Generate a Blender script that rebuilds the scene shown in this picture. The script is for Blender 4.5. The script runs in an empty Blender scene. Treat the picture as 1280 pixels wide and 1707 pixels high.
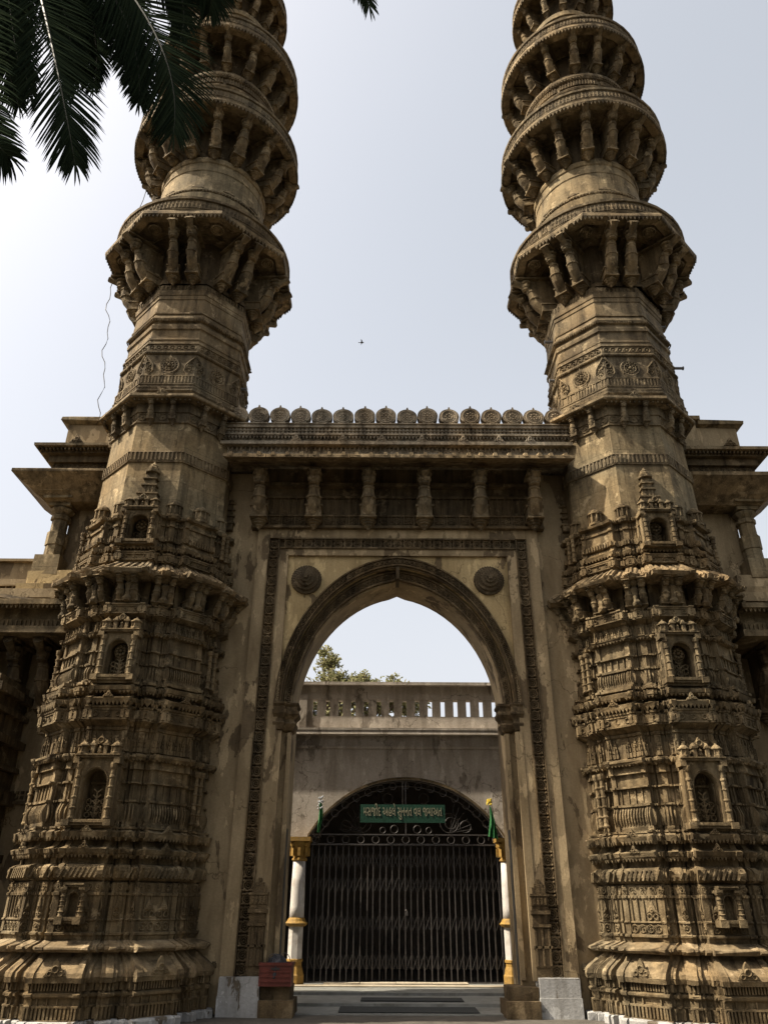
import bpy, math, random
from mathutils import Vector, Matrix
R = math.radians
rnd = random.Random(7)
sc = bpy.context.scene
C = sc.collection

# ------------------------------------------------------------------ camera
cam = bpy.data.cameras.new('camera')
cam.sensor_fit = 'VERTICAL'; cam.sensor_height = 24.0
cam.lens = 24.0 * 1270.0 / 1707.0
cam.clip_end = 2000
camo = bpy.data.objects.new('camera', cam); C.objects.link(camo)
camo.matrix_world = Matrix.Translation((-0.22, 0, 1.6)) @ Matrix.Rotation(R(90 + 27.4), 4, 'X') @ Matrix.Rotation(R(0.3), 4, 'Z')
sc.camera = camo

# ------------------------------------------------------------------ sky, sun, exposure
SUN_EL, SUN_OFF = 48.5, 78.0          # elevation; angle from the facade's normal towards the left
to_sun = Vector((-math.sin(R(SUN_OFF)) * math.cos(R(SUN_EL)), -math.cos(R(SUN_OFF)) * math.cos(R(SUN_EL)), math.sin(R(SUN_EL))))
w = bpy.data.worlds.new('World'); sc.world = w; w.use_nodes = True
nt = w.node_tree; nt.nodes.clear()
sky = nt.nodes.new('ShaderNodeTexSky'); sky.sky_type = 'NISHITA'; sky.sun_disc = False
sky.sun_elevation = R(SUN_EL); sky.sun_rotation = math.atan2(to_sun.x, to_sun.y)
sky.air_density = 1.0; sky.dust_density = 10.0; sky.ozone_density = 1.2; sky.altitude = 50
mixw = nt.nodes.new('ShaderNodeMixRGB'); mixw.inputs[0].default_value = 0.22
mixw.inputs[2].default_value = (6.6, 6.4, 5.3, 1)   # pale dust haze
bg = nt.nodes.new('ShaderNodeBackground'); bg.inputs[1].default_value = 0.109
wo = nt.nodes.new('ShaderNodeOutputWorld')
tcw = nt.nodes.new('ShaderNodeTexCoord'); sepw = nt.nodes.new('ShaderNodeSeparateXYZ'); nt.links.new(tcw.outputs['Generated'], sepw.inputs[0])
hz = nt.nodes.new('ShaderNodeMapRange'); hz.interpolation_type = 'SMOOTHSTEP'     # the dust haze thickens evenly towards the horizon
hz.inputs['From Min'].default_value = 0.0; hz.inputs['From Max'].default_value = 0.85; hz.inputs['To Min'].default_value = 0.66; hz.inputs['To Max'].default_value = 0.0
nt.links.new(sepw.outputs['Z'], hz.inputs['Value'])
mixh = nt.nodes.new('ShaderNodeMixRGB'); mixh.inputs[2].default_value = (3.75, 3.83, 4.12, 1); nzw = nt.nodes.new('ShaderNodeTexNoise'); nzw.inputs['Scale'].default_value = 1.6; nzw.inputs['Detail'].default_value = 5; nt.links.new(tcw.outputs['Generated'], nzw.inputs['Vector'])
adw = nt.nodes.new('ShaderNodeMath'); adw.operation = 'MULTIPLY_ADD'; adw.inputs[1].default_value = 0.15; nt.links.new(nzw.outputs['Fac'], adw.inputs[0]); nt.links.new(hz.outputs[0], adw.inputs[2]); nt.links.new(adw.outputs[0], mixh.inputs[0])
nt.links.new(sky.outputs[0], mixw.inputs[1]); nt.links.new(mixw.outputs[0], mixh.inputs[1]); nt.links.new(mixh.outputs[0], bg.inputs[0]); nt.links.new(bg.outputs[0], wo.inputs[0])
sun = bpy.data.lights.new('sun', 'SUN'); sun.energy = 5.0; sun.angle = R(1.0); sun.color = (1.0, 0.90, 0.74)
suno = bpy.data.objects.new('sun', sun); C.objects.link(suno)
suno.rotation_euler = to_sun.to_track_quat('Z', 'Y').to_euler(); suno.location = to_sun * 60
sc.view_settings.view_transform = 'Standard'; sc.view_settings.look = 'None'
sc.view_settings.exposure = 1.15; sc.view_settings.gamma = 1.0
sc.view_settings.use_curve_mapping = False

# ------------------------------------------------------------------ materials
def newmat(name):
    m = bpy.data.materials.new(name); m.use_nodes = True
    return m, m.node_tree, m.node_tree.nodes['Principled BSDF']
def link(t, a, b): t.links.new(a, b)
def noise(t, vec, scale, detail=6, rough=0.6, dist=0.0):
    n = t.nodes.new('ShaderNodeTexNoise'); n.inputs['Scale'].default_value = scale
    n.inputs['Detail'].default_value = detail; n.inputs['Roughness'].default_value = rough; n.inputs['Distortion'].default_value = dist
    link(t, vec, n.inputs['Vector']); return n.outputs['Fac']
def ramp(t, fac, stops):
    r = t.nodes.new('ShaderNodeValToRGB'); e = r.color_ramp.elements
    while len(e) > 1: e.remove(e[-1])
    e[0].position = stops[0][0]; e[0].color = tuple(stops[0][1]) + (1,)
    for p, c in stops[1:]:
        k = e.new(p); k.color = tuple(c) + (1,)
    link(t, fac, r.inputs[0]); return r.outputs[0]
def mix(t, fac, a, b, mode='MIX'):
    m = t.nodes.new('ShaderNodeMixRGB'); m.blend_type = mode
    for i, v in ((0, fac), (1, a), (2, b)):
        if hasattr(v, 'is_linked') or hasattr(v, 'links'): link(t, v, m.inputs[i])
        else: m.inputs[i].default_value = v if i == 0 else tuple(v) + (1,)
    return m.outputs[0]
def worldpos(t, scale=(1, 1, 1)):
    g = t.nodes.new('ShaderNodeNewGeometry'); m = t.nodes.new('ShaderNodeMapping')
    m.inputs['Scale'].default_value = scale; link(t, g.outputs['Position'], m.inputs['Vector']); return m.outputs[0]
def bump(t, b, h, strength, dist=0.02):
    n = t.nodes.new('ShaderNodeBump'); n.inputs['Strength'].default_value = strength; n.inputs['Distance'].default_value = dist
    link(t, h, n.inputs['Height']); link(t, n.outputs[0], b.inputs['Normal'])

def stone(name, dark, mid, light, bstr=0.7, fine=34, streak=0.55, blotch=1.3, joints=0.0):
    m, t, b = newmat(name)
    p = worldpos(t)
    base = ramp(t, noise(t, p, blotch, 8, 0.65, 0.4), [(0.30, dark), (0.5, mid), (0.70, light)])
    ps = worldpos(t, (3.2, 3.2, 0.35))
    st = ramp(t, noise(t, ps, 1.6, 6, 0.6), [(0.36, (1 - streak, (1 - streak), (1 - streak))), (0.58, (1, 1, 1))])
    c = mix(t, 1.0, base, st, 'MULTIPLY')
    hue = ramp(t, noise(t, p, 0.55, 5, 0.6, 0.8), [(0.34, (0.92, 0.98, 1.06)), (0.5, (1, 1, 1)), (0.66, (1.07, 1.01, 0.92))])      # olive-grey to ochre blocks
    c = mix(t, 1.0, c, hue, 'MULTIPLY')
    lich = ramp(t, noise(t, p, 3.1, 10, 0.68, 0.3), [(0.57, (0, 0, 0)), (0.63, (0.55, 0.55, 0.55))])                              # pale worn spots
    c = mix(t, lich, c, tuple(min(.6, v * 1.5 + .015) for v in light))
    blk = ramp(t, noise(t, worldpos(t, (1.4, 1.4, 0.5)), 2.2, 9, 0.66, 0.6), [(0.33, (0.38, 0.37, 0.36)), (0.45, (1, 1, 1))])       # black crust
    c = mix(t, 1.0, c, blk, 'MULTIPLY')
    fn = noise(t, p, fine, 5, 0.7)
    grain = ramp(t, fn, [(0.25, (0.62, 0.60, 0.56)), (0.7, (1.15, 1.13, 1.08))])
    c = mix(t, 1.0, c, grain, 'MULTIPLY')
    if joints:                           # masonry joints wrapped round the shaft
        tc = t.nodes.new('ShaderNodeTexCoord'); sp = t.nodes.new('ShaderNodeSeparateXYZ'); link(t, tc.outputs['Object'], sp.inputs[0])
        at = t.nodes.new('ShaderNodeMath'); at.operation = 'ARCTAN2'; link(t, sp.outputs[0], at.inputs[0]); link(t, sp.outputs[1], at.inputs[1])
        cb_ = t.nodes.new('ShaderNodeCombineXYZ'); link(t, at.outputs[0], cb_.inputs[0]); link(t, sp.outputs[2], cb_.inputs[1])
        bk_ = t.nodes.new('ShaderNodeTexBrick'); bk_.inputs['Scale'].default_value = 1.0; bk_.inputs['Mortar Size'].default_value = 0.006; bk_.inputs['Mortar Smooth'].default_value = 0.4
        bk_.inputs['Brick Width'].default_value = 0.52; bk_.inputs['Row Height'].default_value = 0.43; bk_.inputs['Color1'].default_value = (1, 1, 1, 1); bk_.inputs['Color2'].default_value = (.86, .87, .88, 1); bk_.inputs['Mortar'].default_value = (1 - joints,) * 3 + (1,)
        link(t, cb_.outputs[0], bk_.inputs['Vector']); c = mix(t, 1.0, c, bk_.outputs[0], 'MULTIPLY')
    link(t, c, b.inputs['Base Color']); b.inputs['Roughness'].default_value = 0.92
    b.inputs['Specular IOR Level'].default_value = 0.15
    h = mix(t, 0.5, fn, noise(t, p, 7, 6, 0.7))
    bump(t, b, h, bstr, 0.03)
    return m
M = {}
M['stone'] = stone('carved_sandstone', (0.072, 0.053, 0.030), (0.148, 0.110, 0.062), (0.225, 0.173, 0.102))
M['shaft'] = stone('shaft_sandstone', (0.085, 0.064, 0.039), (0.155, 0.118, 0.071), (0.225, 0.176, 0.108), 0.5)
M['drum'] = stone('smooth_sandstone', (0.135, 0.100, 0.056), (0.215, 0.163, 0.093), (0.285, 0.221, 0.13), 0.45, 20, 0.45, 0.9, joints=0.45)
M['eave'] = stone('eave_sandstone', (0.125, 0.092, 0.053), (0.20, 0.15, 0.088), (0.275, 0.21, 0.128), 0.6)
M['dark'] = stone('darker_sandstone', (0.063, 0.046, 0.027), (0.111, 0.081, 0.046), (0.155, 0.115, 0.067))  # one darker stone tone for carved bands, recessed walls and some brackets

M['grey'] = stone('grey_weathered_stone', (0.17, 0.138, 0.098), (0.27, 0.222, 0.16), (0.36, 0.30, 0.22), 0.5)
M['darkest'] = stone('darkest_stone', (0.05, 0.039, 0.026), (0.09, 0.07, 0.045), (0.135, 0.106, 0.07))
def plaster(name, cream, brown, under, lo, hi, sc_=0.8, pale=0.45):
    m, t, b = newmat(name)
    p = worldpos(t); pv = worldpos(t, (1.0, 1.0, 0.42))
    tone = ramp(t, noise(t, worldpos(t, (1.3, 1.3, 0.6)), 1.1, 9, 0.66, 0.4), [(0.30, brown), (0.68, cream)])
    n1 = noise(t, pv, sc_ * 1.7, 9, 0.58, 0.25)
    msk = ramp(t, n1, [(lo, (0, 0, 0)), (hi - .005, (1, 1, 1))])                     # where the coat still holds
    under_c = ramp(t, noise(t, p, 5, 7, 0.7), [(0.3, tuple(v * 0.75 for v in under)), (0.7, tuple(v * 1.15 for v in under))])
    c = mix(t, msk, under_c, tone)
    pm_ = ramp(t, noise(t, pv, sc_ * 2.3 + .37, 9, 0.6, 0.2), [(0.572, (0, 0, 0)), (0.588, (pale, pale, pale))])   # bare lime patches
    c = mix(t, pm_, c, tuple(min(.7, v * 1.55) for v in cream))
    vo = t.nodes.new('ShaderNodeTexVoronoi'); vo.feature = 'DISTANCE_TO_EDGE'; vo.inputs['Scale'].default_value = 0.75
    wob = t.nodes.new('ShaderNodeVectorMath'); wob.operation = 'ADD'; nz_ = t.nodes.new('ShaderNodeTexNoise'); nz_.inputs['Scale'].default_value = 2.5; nz_.inputs['Detail'].default_value = 6; link(t, p, nz_.inputs['Vector']); link(t, p, wob.inputs[0]); link(t, nz_.outputs['Color'], wob.inputs[1]); link(t, wob.outputs[0], vo.inputs['Vector'])
    crk = ramp(t, vo.outputs['Distance'], [(0.0, (0.35, 0.33, 0.3)), (0.012, (1, 1, 1))]); ck = ramp(t, noise(t, p, 0.9, 3, 0.5), [(0.48, (0, 0, 0)), (0.56, (1, 1, 1))])
    c = mix(t, ck, c, mix(t, 1.0, c, crk, 'MULTIPLY'))                                  # fine wandering cracks, here and there
    st = ramp(t, noise(t, worldpos(t, (1.9, 1.9, 0.25)), 1.5, 8, 0.66, 0.5), [(0.34, (0.60, 0.58, 0.55)), (0.56, (1, 1, 1))])   # run-off streaks
    c = mix(t, 0.8, c, st, 'MULTIPLY')
    g = ramp(t, noise(t, p, 26, 5, 0.7), [(0.25, (0.78, 0.77, 0.74)), (0.7, (1.08, 1.07, 1.05))])
    c = mix(t, 1.0, c, g, 'MULTIPLY')
    link(t, c, b.inputs['Base Color']); b.inputs['Roughness'].default_value = 0.9
    b.inputs['Specular IOR Level'].default_value = 0.15
    h = mix(t, 0.45, msk, noise(t, p, 24, 6, 0.7))
    bump(t, b, h, 0.6, 0.025)
    return m
M['plaster'] = plaster('peeling_plaster', (0.31, 0.24, 0.145), (0.19, 0.142, 0.082), (0.13, 0.096, 0.057), 0.42, 0.44, 0.8, .6)
M['spandrel'] = plaster('spandrel_plaster', (0.42, 0.32, 0.17), (0.31, 0.23, 0.115), (0.16, 0.115, 0.065), 0.40, 0.42, 1.0, .5)
M['concrete'] = plaster('weathered_cement', (0.44, 0.395, 0.345), (0.31, 0.275, 0.235), (0.21, 0.182, 0.152), 0.36, 0.42, 1.4, .3)
M['whitewash'] = plaster('flaking_whitewash', (0.38, 0.38, 0.375), (0.26, 0.255, 0.245), (0.12, 0.10, 0.075), 0.40, 0.43, 2.2, .5)

def flat(name, col, rough=0.6, var=0.25, scale=9, metal=0.0, spec=0.3, dirt=None, bstr=0.15):
    m, t, b = newmat(name); p = worldpos(t)
    c = ramp(t, noise(t, p, scale, 6, 0.65), [(0.3, tuple(v * (1 - var) for v in col)), (0.7, tuple(min(1, v * (1 + var * 0.5)) for v in col))])
    if dirt:
        k = ramp(t, noise(t, p, 2.6, 7, 0.7, 0.5), [(0.50, (0, 0, 0)), (0.66, (1, 1, 1))])
        c = mix(t, k, c, dirt)
    link(t, c, b.inputs['Base Color']); b.inputs['Roughness'].default_value = rough; b.inputs['Metallic'].default_value = metal
    b.inputs['Specular IOR Level'].default_value = spec
    if bstr: bump(t, b, noise(t, p, 40, 4, 0.6), bstr, 0.01)
    return m
M['white'] = flat('white_limewash', (0.44, 0.41, 0.375), 0.85, 0.15, 6, dirt=(0.29, 0.26, 0.22), bstr=.4)
M['yellow'] = flat('ochre_paint', (0.26, 0.15, 0.03), 0.75, 0.4, 12, dirt=(0.15, 0.095, 0.035))
M['iron'] = flat('painted_iron', (0.085, 0.075, 0.068), 0.45, 0.4, 20, 0.5, 0.5)
M['iron_dark'] = flat('dark_iron', (0.035, 0.03, 0.027), 0.55, 0.4, 20, 0.3, 0.4)
M['sign'] = flat('green_sign_paint', (0.005, 0.036, 0.019), 0.5, 0.15, 8)
M['letter'] = flat('pale_lettering_paint', (0.22, 0.21, 0.14), 0.6, 0.25, 30)
M['green'] = flat('green_cloth', (0.010, 0.085, 0.02), 0.8, 0.3, 18)
M['gold'] = flat('gold_tinsel', (0.75, 0.58, 0.10), 0.35, 0.3, 30, 0.5)
M['silver'] = flat('silver_tinsel', (0.6, 0.62, 0.64), 0.3, 0.3, 30, 0.7)
M['red'] = flat('red_plastic', (0.085, 0.018, 0.011), 0.5, 0.25, 8, dirt=(0.13, 0.03, 0.02))
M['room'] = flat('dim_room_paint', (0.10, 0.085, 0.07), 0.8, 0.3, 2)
M['marble'] = flat('grey_stone_floor', (0.200, 0.200, 0.181), 0.5, 0.3, 5, dirt=(0.118, 0.115, 0.096))
M['tile'] = flat('pale_sill_stone', (0.370, 0.318, 0.237), 0.6, 0.25, 6, dirt=(0.244, 0.200, 0.141))
M['mat'] = flat('dark_rubber_mat', (0.03, 0.032, 0.03), 0.9, 0.4, 30, bstr=0.6)
M['ground'] = flat('dusty_paving', (0.075, 0.066, 0.053), 0.9, 0.35, 3, dirt=(0.05, 0.043, 0.034), bstr=0.4)
M['wood'] = flat('faded_blue_green_wood', (0.05, 0.05, 0.045), 0.85, 0.5, 14, dirt=(0.08, 0.062, 0.04))
M['bark'] = flat('tree_bark', (0.14, 0.10, 0.07), 0.9, 0.4, 12, bstr=0.8)
M['pipe'] = flat('grey_pipe', (0.12, 0.115, 0.11), 0.6, 0.3, 12)
M['bird'] = flat('dark_feathers', (0.05, 0.045, 0.04), 0.8, 0.3, 30)
M['bag'] = flat('dark_bag', (0.03, 0.03, 0.035), 0.6, 0.3, 20)

def leafmat(name, a, b_, trans=0.35):
    m, t, b = newmat(name); g = t.nodes.new('ShaderNodeNewGeometry')
    r = ramp(t, g.outputs['Random Per Island'], [(0.0, a), (1.0, b_)])
    link(t, r, b.inputs['Base Color']); b.inputs['Roughness'].default_value = 1.0; b.inputs['Specular IOR Level'].default_value = 0.0
    if trans:
        tr = t.nodes.new('ShaderNodeBsdfTranslucent'); link(t, r, tr.inputs[0])
        mx = t.nodes.new('ShaderNodeMixShader'); mx.inputs[0].default_value = trans
        out = t.nodes['Material Output']
        link(t, b.outputs[0], mx.inputs[1]); link(t, tr.outputs[0], mx.inputs[2]); link(t, mx.outputs[0], out.inputs[0])
    return m
M['palm'] = leafmat('palm_leaflet', (0.013, 0.020, 0.013), (0.026, 0.036, 0.020), 0.10)
M['rachis'] = flat('palm_rachis', (0.03, 0.032, 0.015), 0.6, 0.3, 10)
M['belt'] = leafmat('screen_leaf', (0.025, 0.045, 0.015), (0.06, 0.085, 0.03), 0.2)
M['leaf'] = leafmat('tree_leaf', (0.16, 0.165, 0.07), (0.33, 0.31, 0.17), 0.45)

# ------------------------------------------------------------------ mesh builder
class MB:
    def __init__(s): s.v = []; s.f = []
    def add(s, vs, fs, mtx=None):
        o = len(s.v)
        s.v += [tuple(mtx @ Vector(v)) for v in vs] if mtx is not None else [tuple(v) for v in vs]
        s.f += [tuple(i + o for i in f) for f in fs]; return s
    def box(s, x0, x1, y0, y1, z0, z1, mtx=None):
        vs = [(x0, y0, z0), (x1, y0, z0), (x1, y1, z0), (x0, y1, z0), (x0, y0, z1), (x1, y0, z1), (x1, y1, z1), (x0, y1, z1)]
        return s.add(vs, [(0, 3, 2, 1), (4, 5, 6, 7), (0, 1, 5, 4), (1, 2, 6, 5), (2, 3, 7, 6), (3, 0, 4, 7)], mtx)
    def loft(s, rings, closed=True, cap0=False, cap1=False, mtx=None):
        n = len(rings[0]); vs = [p for r in rings for p in r]; fs = []
        for k in range(len(rings) - 1):
            for i in range(n if closed else n - 1):
                j = (i + 1) % n
                fs.append((k * n + i, k * n + j, (k + 1) * n + j, (k + 1) * n + i))
        if cap0: fs.append(tuple(reversed(range(n))))
        if cap1: fs.append(tuple((len(rings) - 1) * n + i for i in range(n)))
        return s.add(vs, fs, mtx)
    def lathe(s, prof, n=10, org=(0, 0, 0), mtx=None, ph=0.0):
        rings = [[(org[0] + r * math.cos(ph + 2 * math.pi * i / n), org[1] + r * math.sin(ph + 2 * math.pi * i / n), org[2] + z) for i in range(n)] for r, z in prof]
        return s.loft(rings, True, True, True, mtx)
    def prism(s, poly, y0, y1, mtx=None):          # poly in x,z ; extruded along y
        n = len(poly); vs = [(x, y0, z) for x, z in poly] + [(x, y1, z) for x, z in poly]
        fs = [tuple(range(n)), tuple(reversed(range(n, 2 * n)))] + [(i, i + n, (i + 1) % n + n, (i + 1) % n) for i in range(n)]
        return s.add(vs, fs, mtx)
    def ringxz(s, r, rr, n=14, k=5, org=(0, 0, 0), mtx=None):  # torus facing -y
        vs = []; fs = []
        for i in range(n):
            a = 2 * math.pi * i / n
            for j in range(k):
                b = 2 * math.pi * j / k; q = r + rr * math.cos(b)
                vs.append((org[0] + q * math.cos(a), org[1] + rr * math.sin(b), org[2] + q * math.sin(a)))
        for i in range(n):
            for j in range(k):
                fs.append((i * k + j, i * k + (j + 1) % k, ((i + 1) % n) * k + (j + 1) % k, ((i + 1) % n) * k + j))
        return s.add(vs, fs, mtx)
    def tube(s, pts, rad, n=6):
        rings = []
        for i, p in enumerate(pts):
            p = Vector(p); a = Vector(pts[max(0, i - 1)]); b = Vector(pts[min(len(pts) - 1, i + 1)])
            d = (b - a).normalized(); u = d.orthogonal().normalized(); u = d.cross(Vector((0.31, 0.17, 0.93))).normalized() if abs(d.z) < .98 else u
            v = d.cross(u); r = rad[i] if isinstance(rad, (list, tuple)) else rad
            rings.append([tuple(p + (u * math.cos(2 * math.pi * k / n) + v * math.sin(2 * math.pi * k / n)) * r) for k in range(n)])
        return s.loft(rings, True, True, True)
    def dome(s, x, y, z, r, h, n=6):               # little bead facing -y
        vs = [(x, y - h, z)] + [(x + r * .7 * math.cos(2 * math.pi * i / n), y - h * .7, z + r * .7 * math.sin(2 * math.pi * i / n)) for i in range(n)] + [(x + r * math.cos(2 * math.pi * i / n), y, z + r * math.sin(2 * math.pi * i / n)) for i in range(n)]
        fs = [(0, 1 + (i + 1) % n, 1 + i) for i in range(n)] + [(1 + i, 1 + (i + 1) % n, 1 + n + (i + 1) % n, 1 + n + i) for i in range(n)]
        return s.add(vs, fs)
    def jitter(s, a):
        s.v = [(x + rnd.uniform(-a, a), y + rnd.uniform(-a, a), z + rnd.uniform(-a, a)) for x, y, z in s.v]; return s
    def mesh(s, name, mat, smooth=False):
        me = bpy.data.meshes.new(name); me.from_pydata(s.v, [], s.f); me.materials.append(M[mat])
        if smooth: me.shade_smooth()
        me.update(); return me
    def build(s, name, mat, parent=None, smooth=False):
        return obj(name, s.mesh(name, mat, smooth), parent)
def obj(name, me, parent=None, loc=(0, 0, 0), rz=0.0):
    o = bpy.data.objects.new(name, me); C.objects.link(o); o.location = loc; o.rotation_euler = (0, 0, rz)
    if parent is not None: o.parent = parent
    return o
def thing(name, label, cat, loc=(0, 0, 0), group=None):
    o = obj(name, None, None, loc); return tag(o, label, cat, group)
def tag(o, label, cat, group=None):
    o['label'] = label; o['category'] = cat
    if group: o['group'] = group
    return o
def frame_mtx(phi, rad, z=0.0):
    """local (u along the wall, y negative = outward, z up) placed on the face that looks along phi (0 = towards the camera)"""
    return Matrix.Rotation(phi, 4, 'Z') @ Matrix.Translation((0, -rad, z))

# ------------------------------------------------------------------ ground
g = MB().add([(-300, -200, -0.02), (300, -200, -0.02), (300, 400, -0.02), (-300, 400, -0.02)], [(0, 1, 2, 3)]).build('ground', 'ground')
g['kind'] = 'structure'
p = MB()
p.box(-2.02, 2.18, 15.25, 16.3, -.1, .0)
p.box(-4.5, 5.0, 16.3, 18.9, -.1, .05)
p.box(-4.5, 5.0, 17.7, 18.9, .05, .10)
p.build('passage_floor', 'marble')['kind'] = 'structure'

# ------------------------------------------------------------------ gateway wall with pointed arch
CX = 0.08; WSP = 2.10; ZS = 5.12; RISE = 2.68
def arch(off, n=18):
    t = off / .385; w_ = WSP + .35 * t; h_ = RISE + .51 * t; k = .085 - .045 * t; L = []
    for i in range(2 * n + 1):
        a = math.pi * i / (2 * n); tip = .05 * max(0, 1 - 3 * t) * max(0, 1 - abs(math.cos(a)) / .05)
        L.append((CX - w_ * math.cos(a), ZS + h_ * ((1 - k) * math.sin(a) + k * (1 - abs(math.cos(a)))) + tip))
    return L
def wall_open(mb, x0, x1, z0, z1, y0, y1, off):
    A = arch(off); xl, xr = A[0][0], A[-1][0]
    for y in (y0, y1):
        vs = []; fs = []
        def q(a, b, c_, d):
            k = len(vs); vs.extend([a, b, c_, d]); fs.append((k, k + 1, k + 2, k + 3))
        q((x0, y, z0), (xl, y, z0), (xl, y, ZS), (x0, y, ZS)); q((x0, y, ZS), (xl, y, ZS), (xl, y, z1), (x0, y, z1))
        q((xr, y, z0), (x1, y, z0), (x1, y, ZS), (xr, y, ZS)); q((xr, y, ZS), (x1, y, ZS), (x1, y, z1), (xr, y, z1))
        for (a, b) in zip(A[:-1], A[1:]): q((a[0], y, a[1]), (b[0], y, b[1]), (b[0], y, z1), (a[0], y, z1))
        mb.add(vs, fs)
    out = [(xl, z0)] + A + [(xr, z0)]
    mb.loft([[(x, y0, z) for x, z in out], [(x, y1, z) for x, z in out]], False)
    mb.add([(x0, y0, z0), (x0, y1, z0), (x0, y1, z1), (x0, y0, z1), (x1, y0, z0), (x1, y1, z0), (x1, y1, z1), (x1, y0, z1)], [(0, 1, 2, 3), (7, 6, 5, 4), (3, 2, 6, 7)])
gate_t = thing('gateway', 'tall stone gateway with pointed arch and merlon parapet standing between two minarets', 'gateway', (0, 15, 0))
GY = -15.0     # child coordinates are written in world y and moved by the parent
def G(mb, name, mat, parent=gate_t, smooth=False):
    o = mb.build(name, mat, parent, smooth); o.location = (0, GY, 0) if parent is gate_t else (0, 0, 0); return o
mb = MB(); wall_open(mb, -4.0, 4.1, -0.05, 10.5, 15.30, 16.24, 0.0); G(mb, 'wall', 'plaster')
mb = MB(); wall_open(mb, -2.46 + .06, 2.46 + .02, 0.5, 8.5, 15.12, 15.298, 0.22); G(mb, 'spandrel_panel', 'spandrel')
mb = MB()
for sx in (-1, 1):                     # stepped pilaster strips beside the carved band
    def bx(a, b, y0, z0, z1):
        x0, x1 = sorted((CX + sx * a, CX + sx * b)); mb.box(x0, x1, y0, 15.31, z0, z1)
    bx(2.36, 2.56, 15.05, 0.5, 8.34); bx(2.80, 3.04, 15.03, 0.5, 8.95); bx(3.04, 3.95, 15.12, 0.0, 10.4)
mb.box(CX - 2.36, CX + 2.36, 15.05, 15.31, 8.34, 8.49); mb.box(CX - 2.56, CX - 2.36, 15.05, 15.31, 8.34, 8.49); mb.box(CX + 2.36, CX + 2.56, 15.05, 15.31, 8.34, 8.49)
mb.box(CX - 2.795, CX + 2.795, 15.03, 15.31, 8.745, 8.95)
G(mb, 'pilaster_strip', 'plaster')
mb = MB()
for sx in (-1, 1):
    x0, x1 = sorted((CX + sx * 2.56, CX + sx * 2.80)); mb.box(x0, x1, 15.11, 15.31, 0.52, 8.745)
    for a in (2.56, 2.775):
        x0, x1 = sorted((CX + sx * a, CX + sx * (a + .022))); mb.box(x0, x1, 15.01, 15.11, 0.52, 8.72)
mb.box(CX - 2.56, CX + 2.56, 15.11, 15.31, 8.49, 8.745)
for z in (8.49, 8.71): mb.box(CX - 2.55, CX + 2.55, 15.01, 15.11, z, z + .03)
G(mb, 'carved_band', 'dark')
rm = MB().ringxz(.084, .021, 14, 5, (0, .015, 0)).ringxz(.045, .014, 10, 4, (0, .02, 0))
rm.dome(0, .03, 0, .022, .05, 6)
for a in range(4): rm.dome(.075 * math.cos(a * 1.571 + .785) * 1.45, 0.01, .075 * math.sin(a * 1.571 + .785) * 1.45, .028, .04, 5)
rme = rm.mesh('carved_roundel', 'dark')
for sx in (-1, 1):
    z = 0.64
    while z < 8.62: obj('carved_roundel', rme, gate_t, (CX + sx * 2.675, 15.05 + GY, z)); z += .2148
for i in range(-11, 12): obj('carved_roundel', rme, gate_t, (CX + i * .2155, 15.05 + GY, 8.615))
def archband(off0, off1, y0, y1, name, mat, beads=True):
    a0, a1 = arch(off0, 24), arch(off1, 24)
    m = MB(); k = 0.16 * (off1 - off0)
    am, an = arch(off0 + k, 24), arch(off1 - k, 24)
    def r(A, y): return [(x, y, z) for x, z in A]
    m.loft([r(a0, y1), r(a0, y0), r(am, y0), r(am, y0 + .045), r(an, y0 + .045), r(an, y0), r(a1, y0), r(a1, y1)], False)
    mid = arch((off0 + off1) / 2, 24)
    L = 0; sp = (off1 - off0) * .72; nxt = sp / 2; j = 0
    for (p0, p1) in zip(mid[:-1], mid[1:]):
        d = math.dist(p0, p1)
        while nxt <= L + d:
            f = (nxt - L) / d; x = p0[0] + (p1[0] - p0[0]) * f; z = p0[1] + (p1[1] - p0[1]) * f
            m.ringxz(sp * .40, .017, 9, 4, (x, y0 + .03, z)); m.dome(x, y0 + .04, z, sp * .2, .045, 5)
            nxt += sp; j += 1
        L += d
    return G(m, name, mat)
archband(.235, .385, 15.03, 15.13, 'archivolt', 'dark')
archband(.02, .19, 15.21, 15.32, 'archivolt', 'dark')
mb = MB()                               # thin roll between the two orders, dark strip for the crown gap
A = arch(.22, 24)
mb.tube([(x, 15.10, z) for x, z in A], .025, 6)
G(mb, 'arch_moulding', 'dark')
G(MB().box(CX - .035, CX + .035, 15.06, 15.6, ZS + RISE + .02, ZS + RISE + .36), 'crown_gap_strip', 'darkest')  # dark-coloured strip takes the place of the shaded gap at the crown
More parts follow.
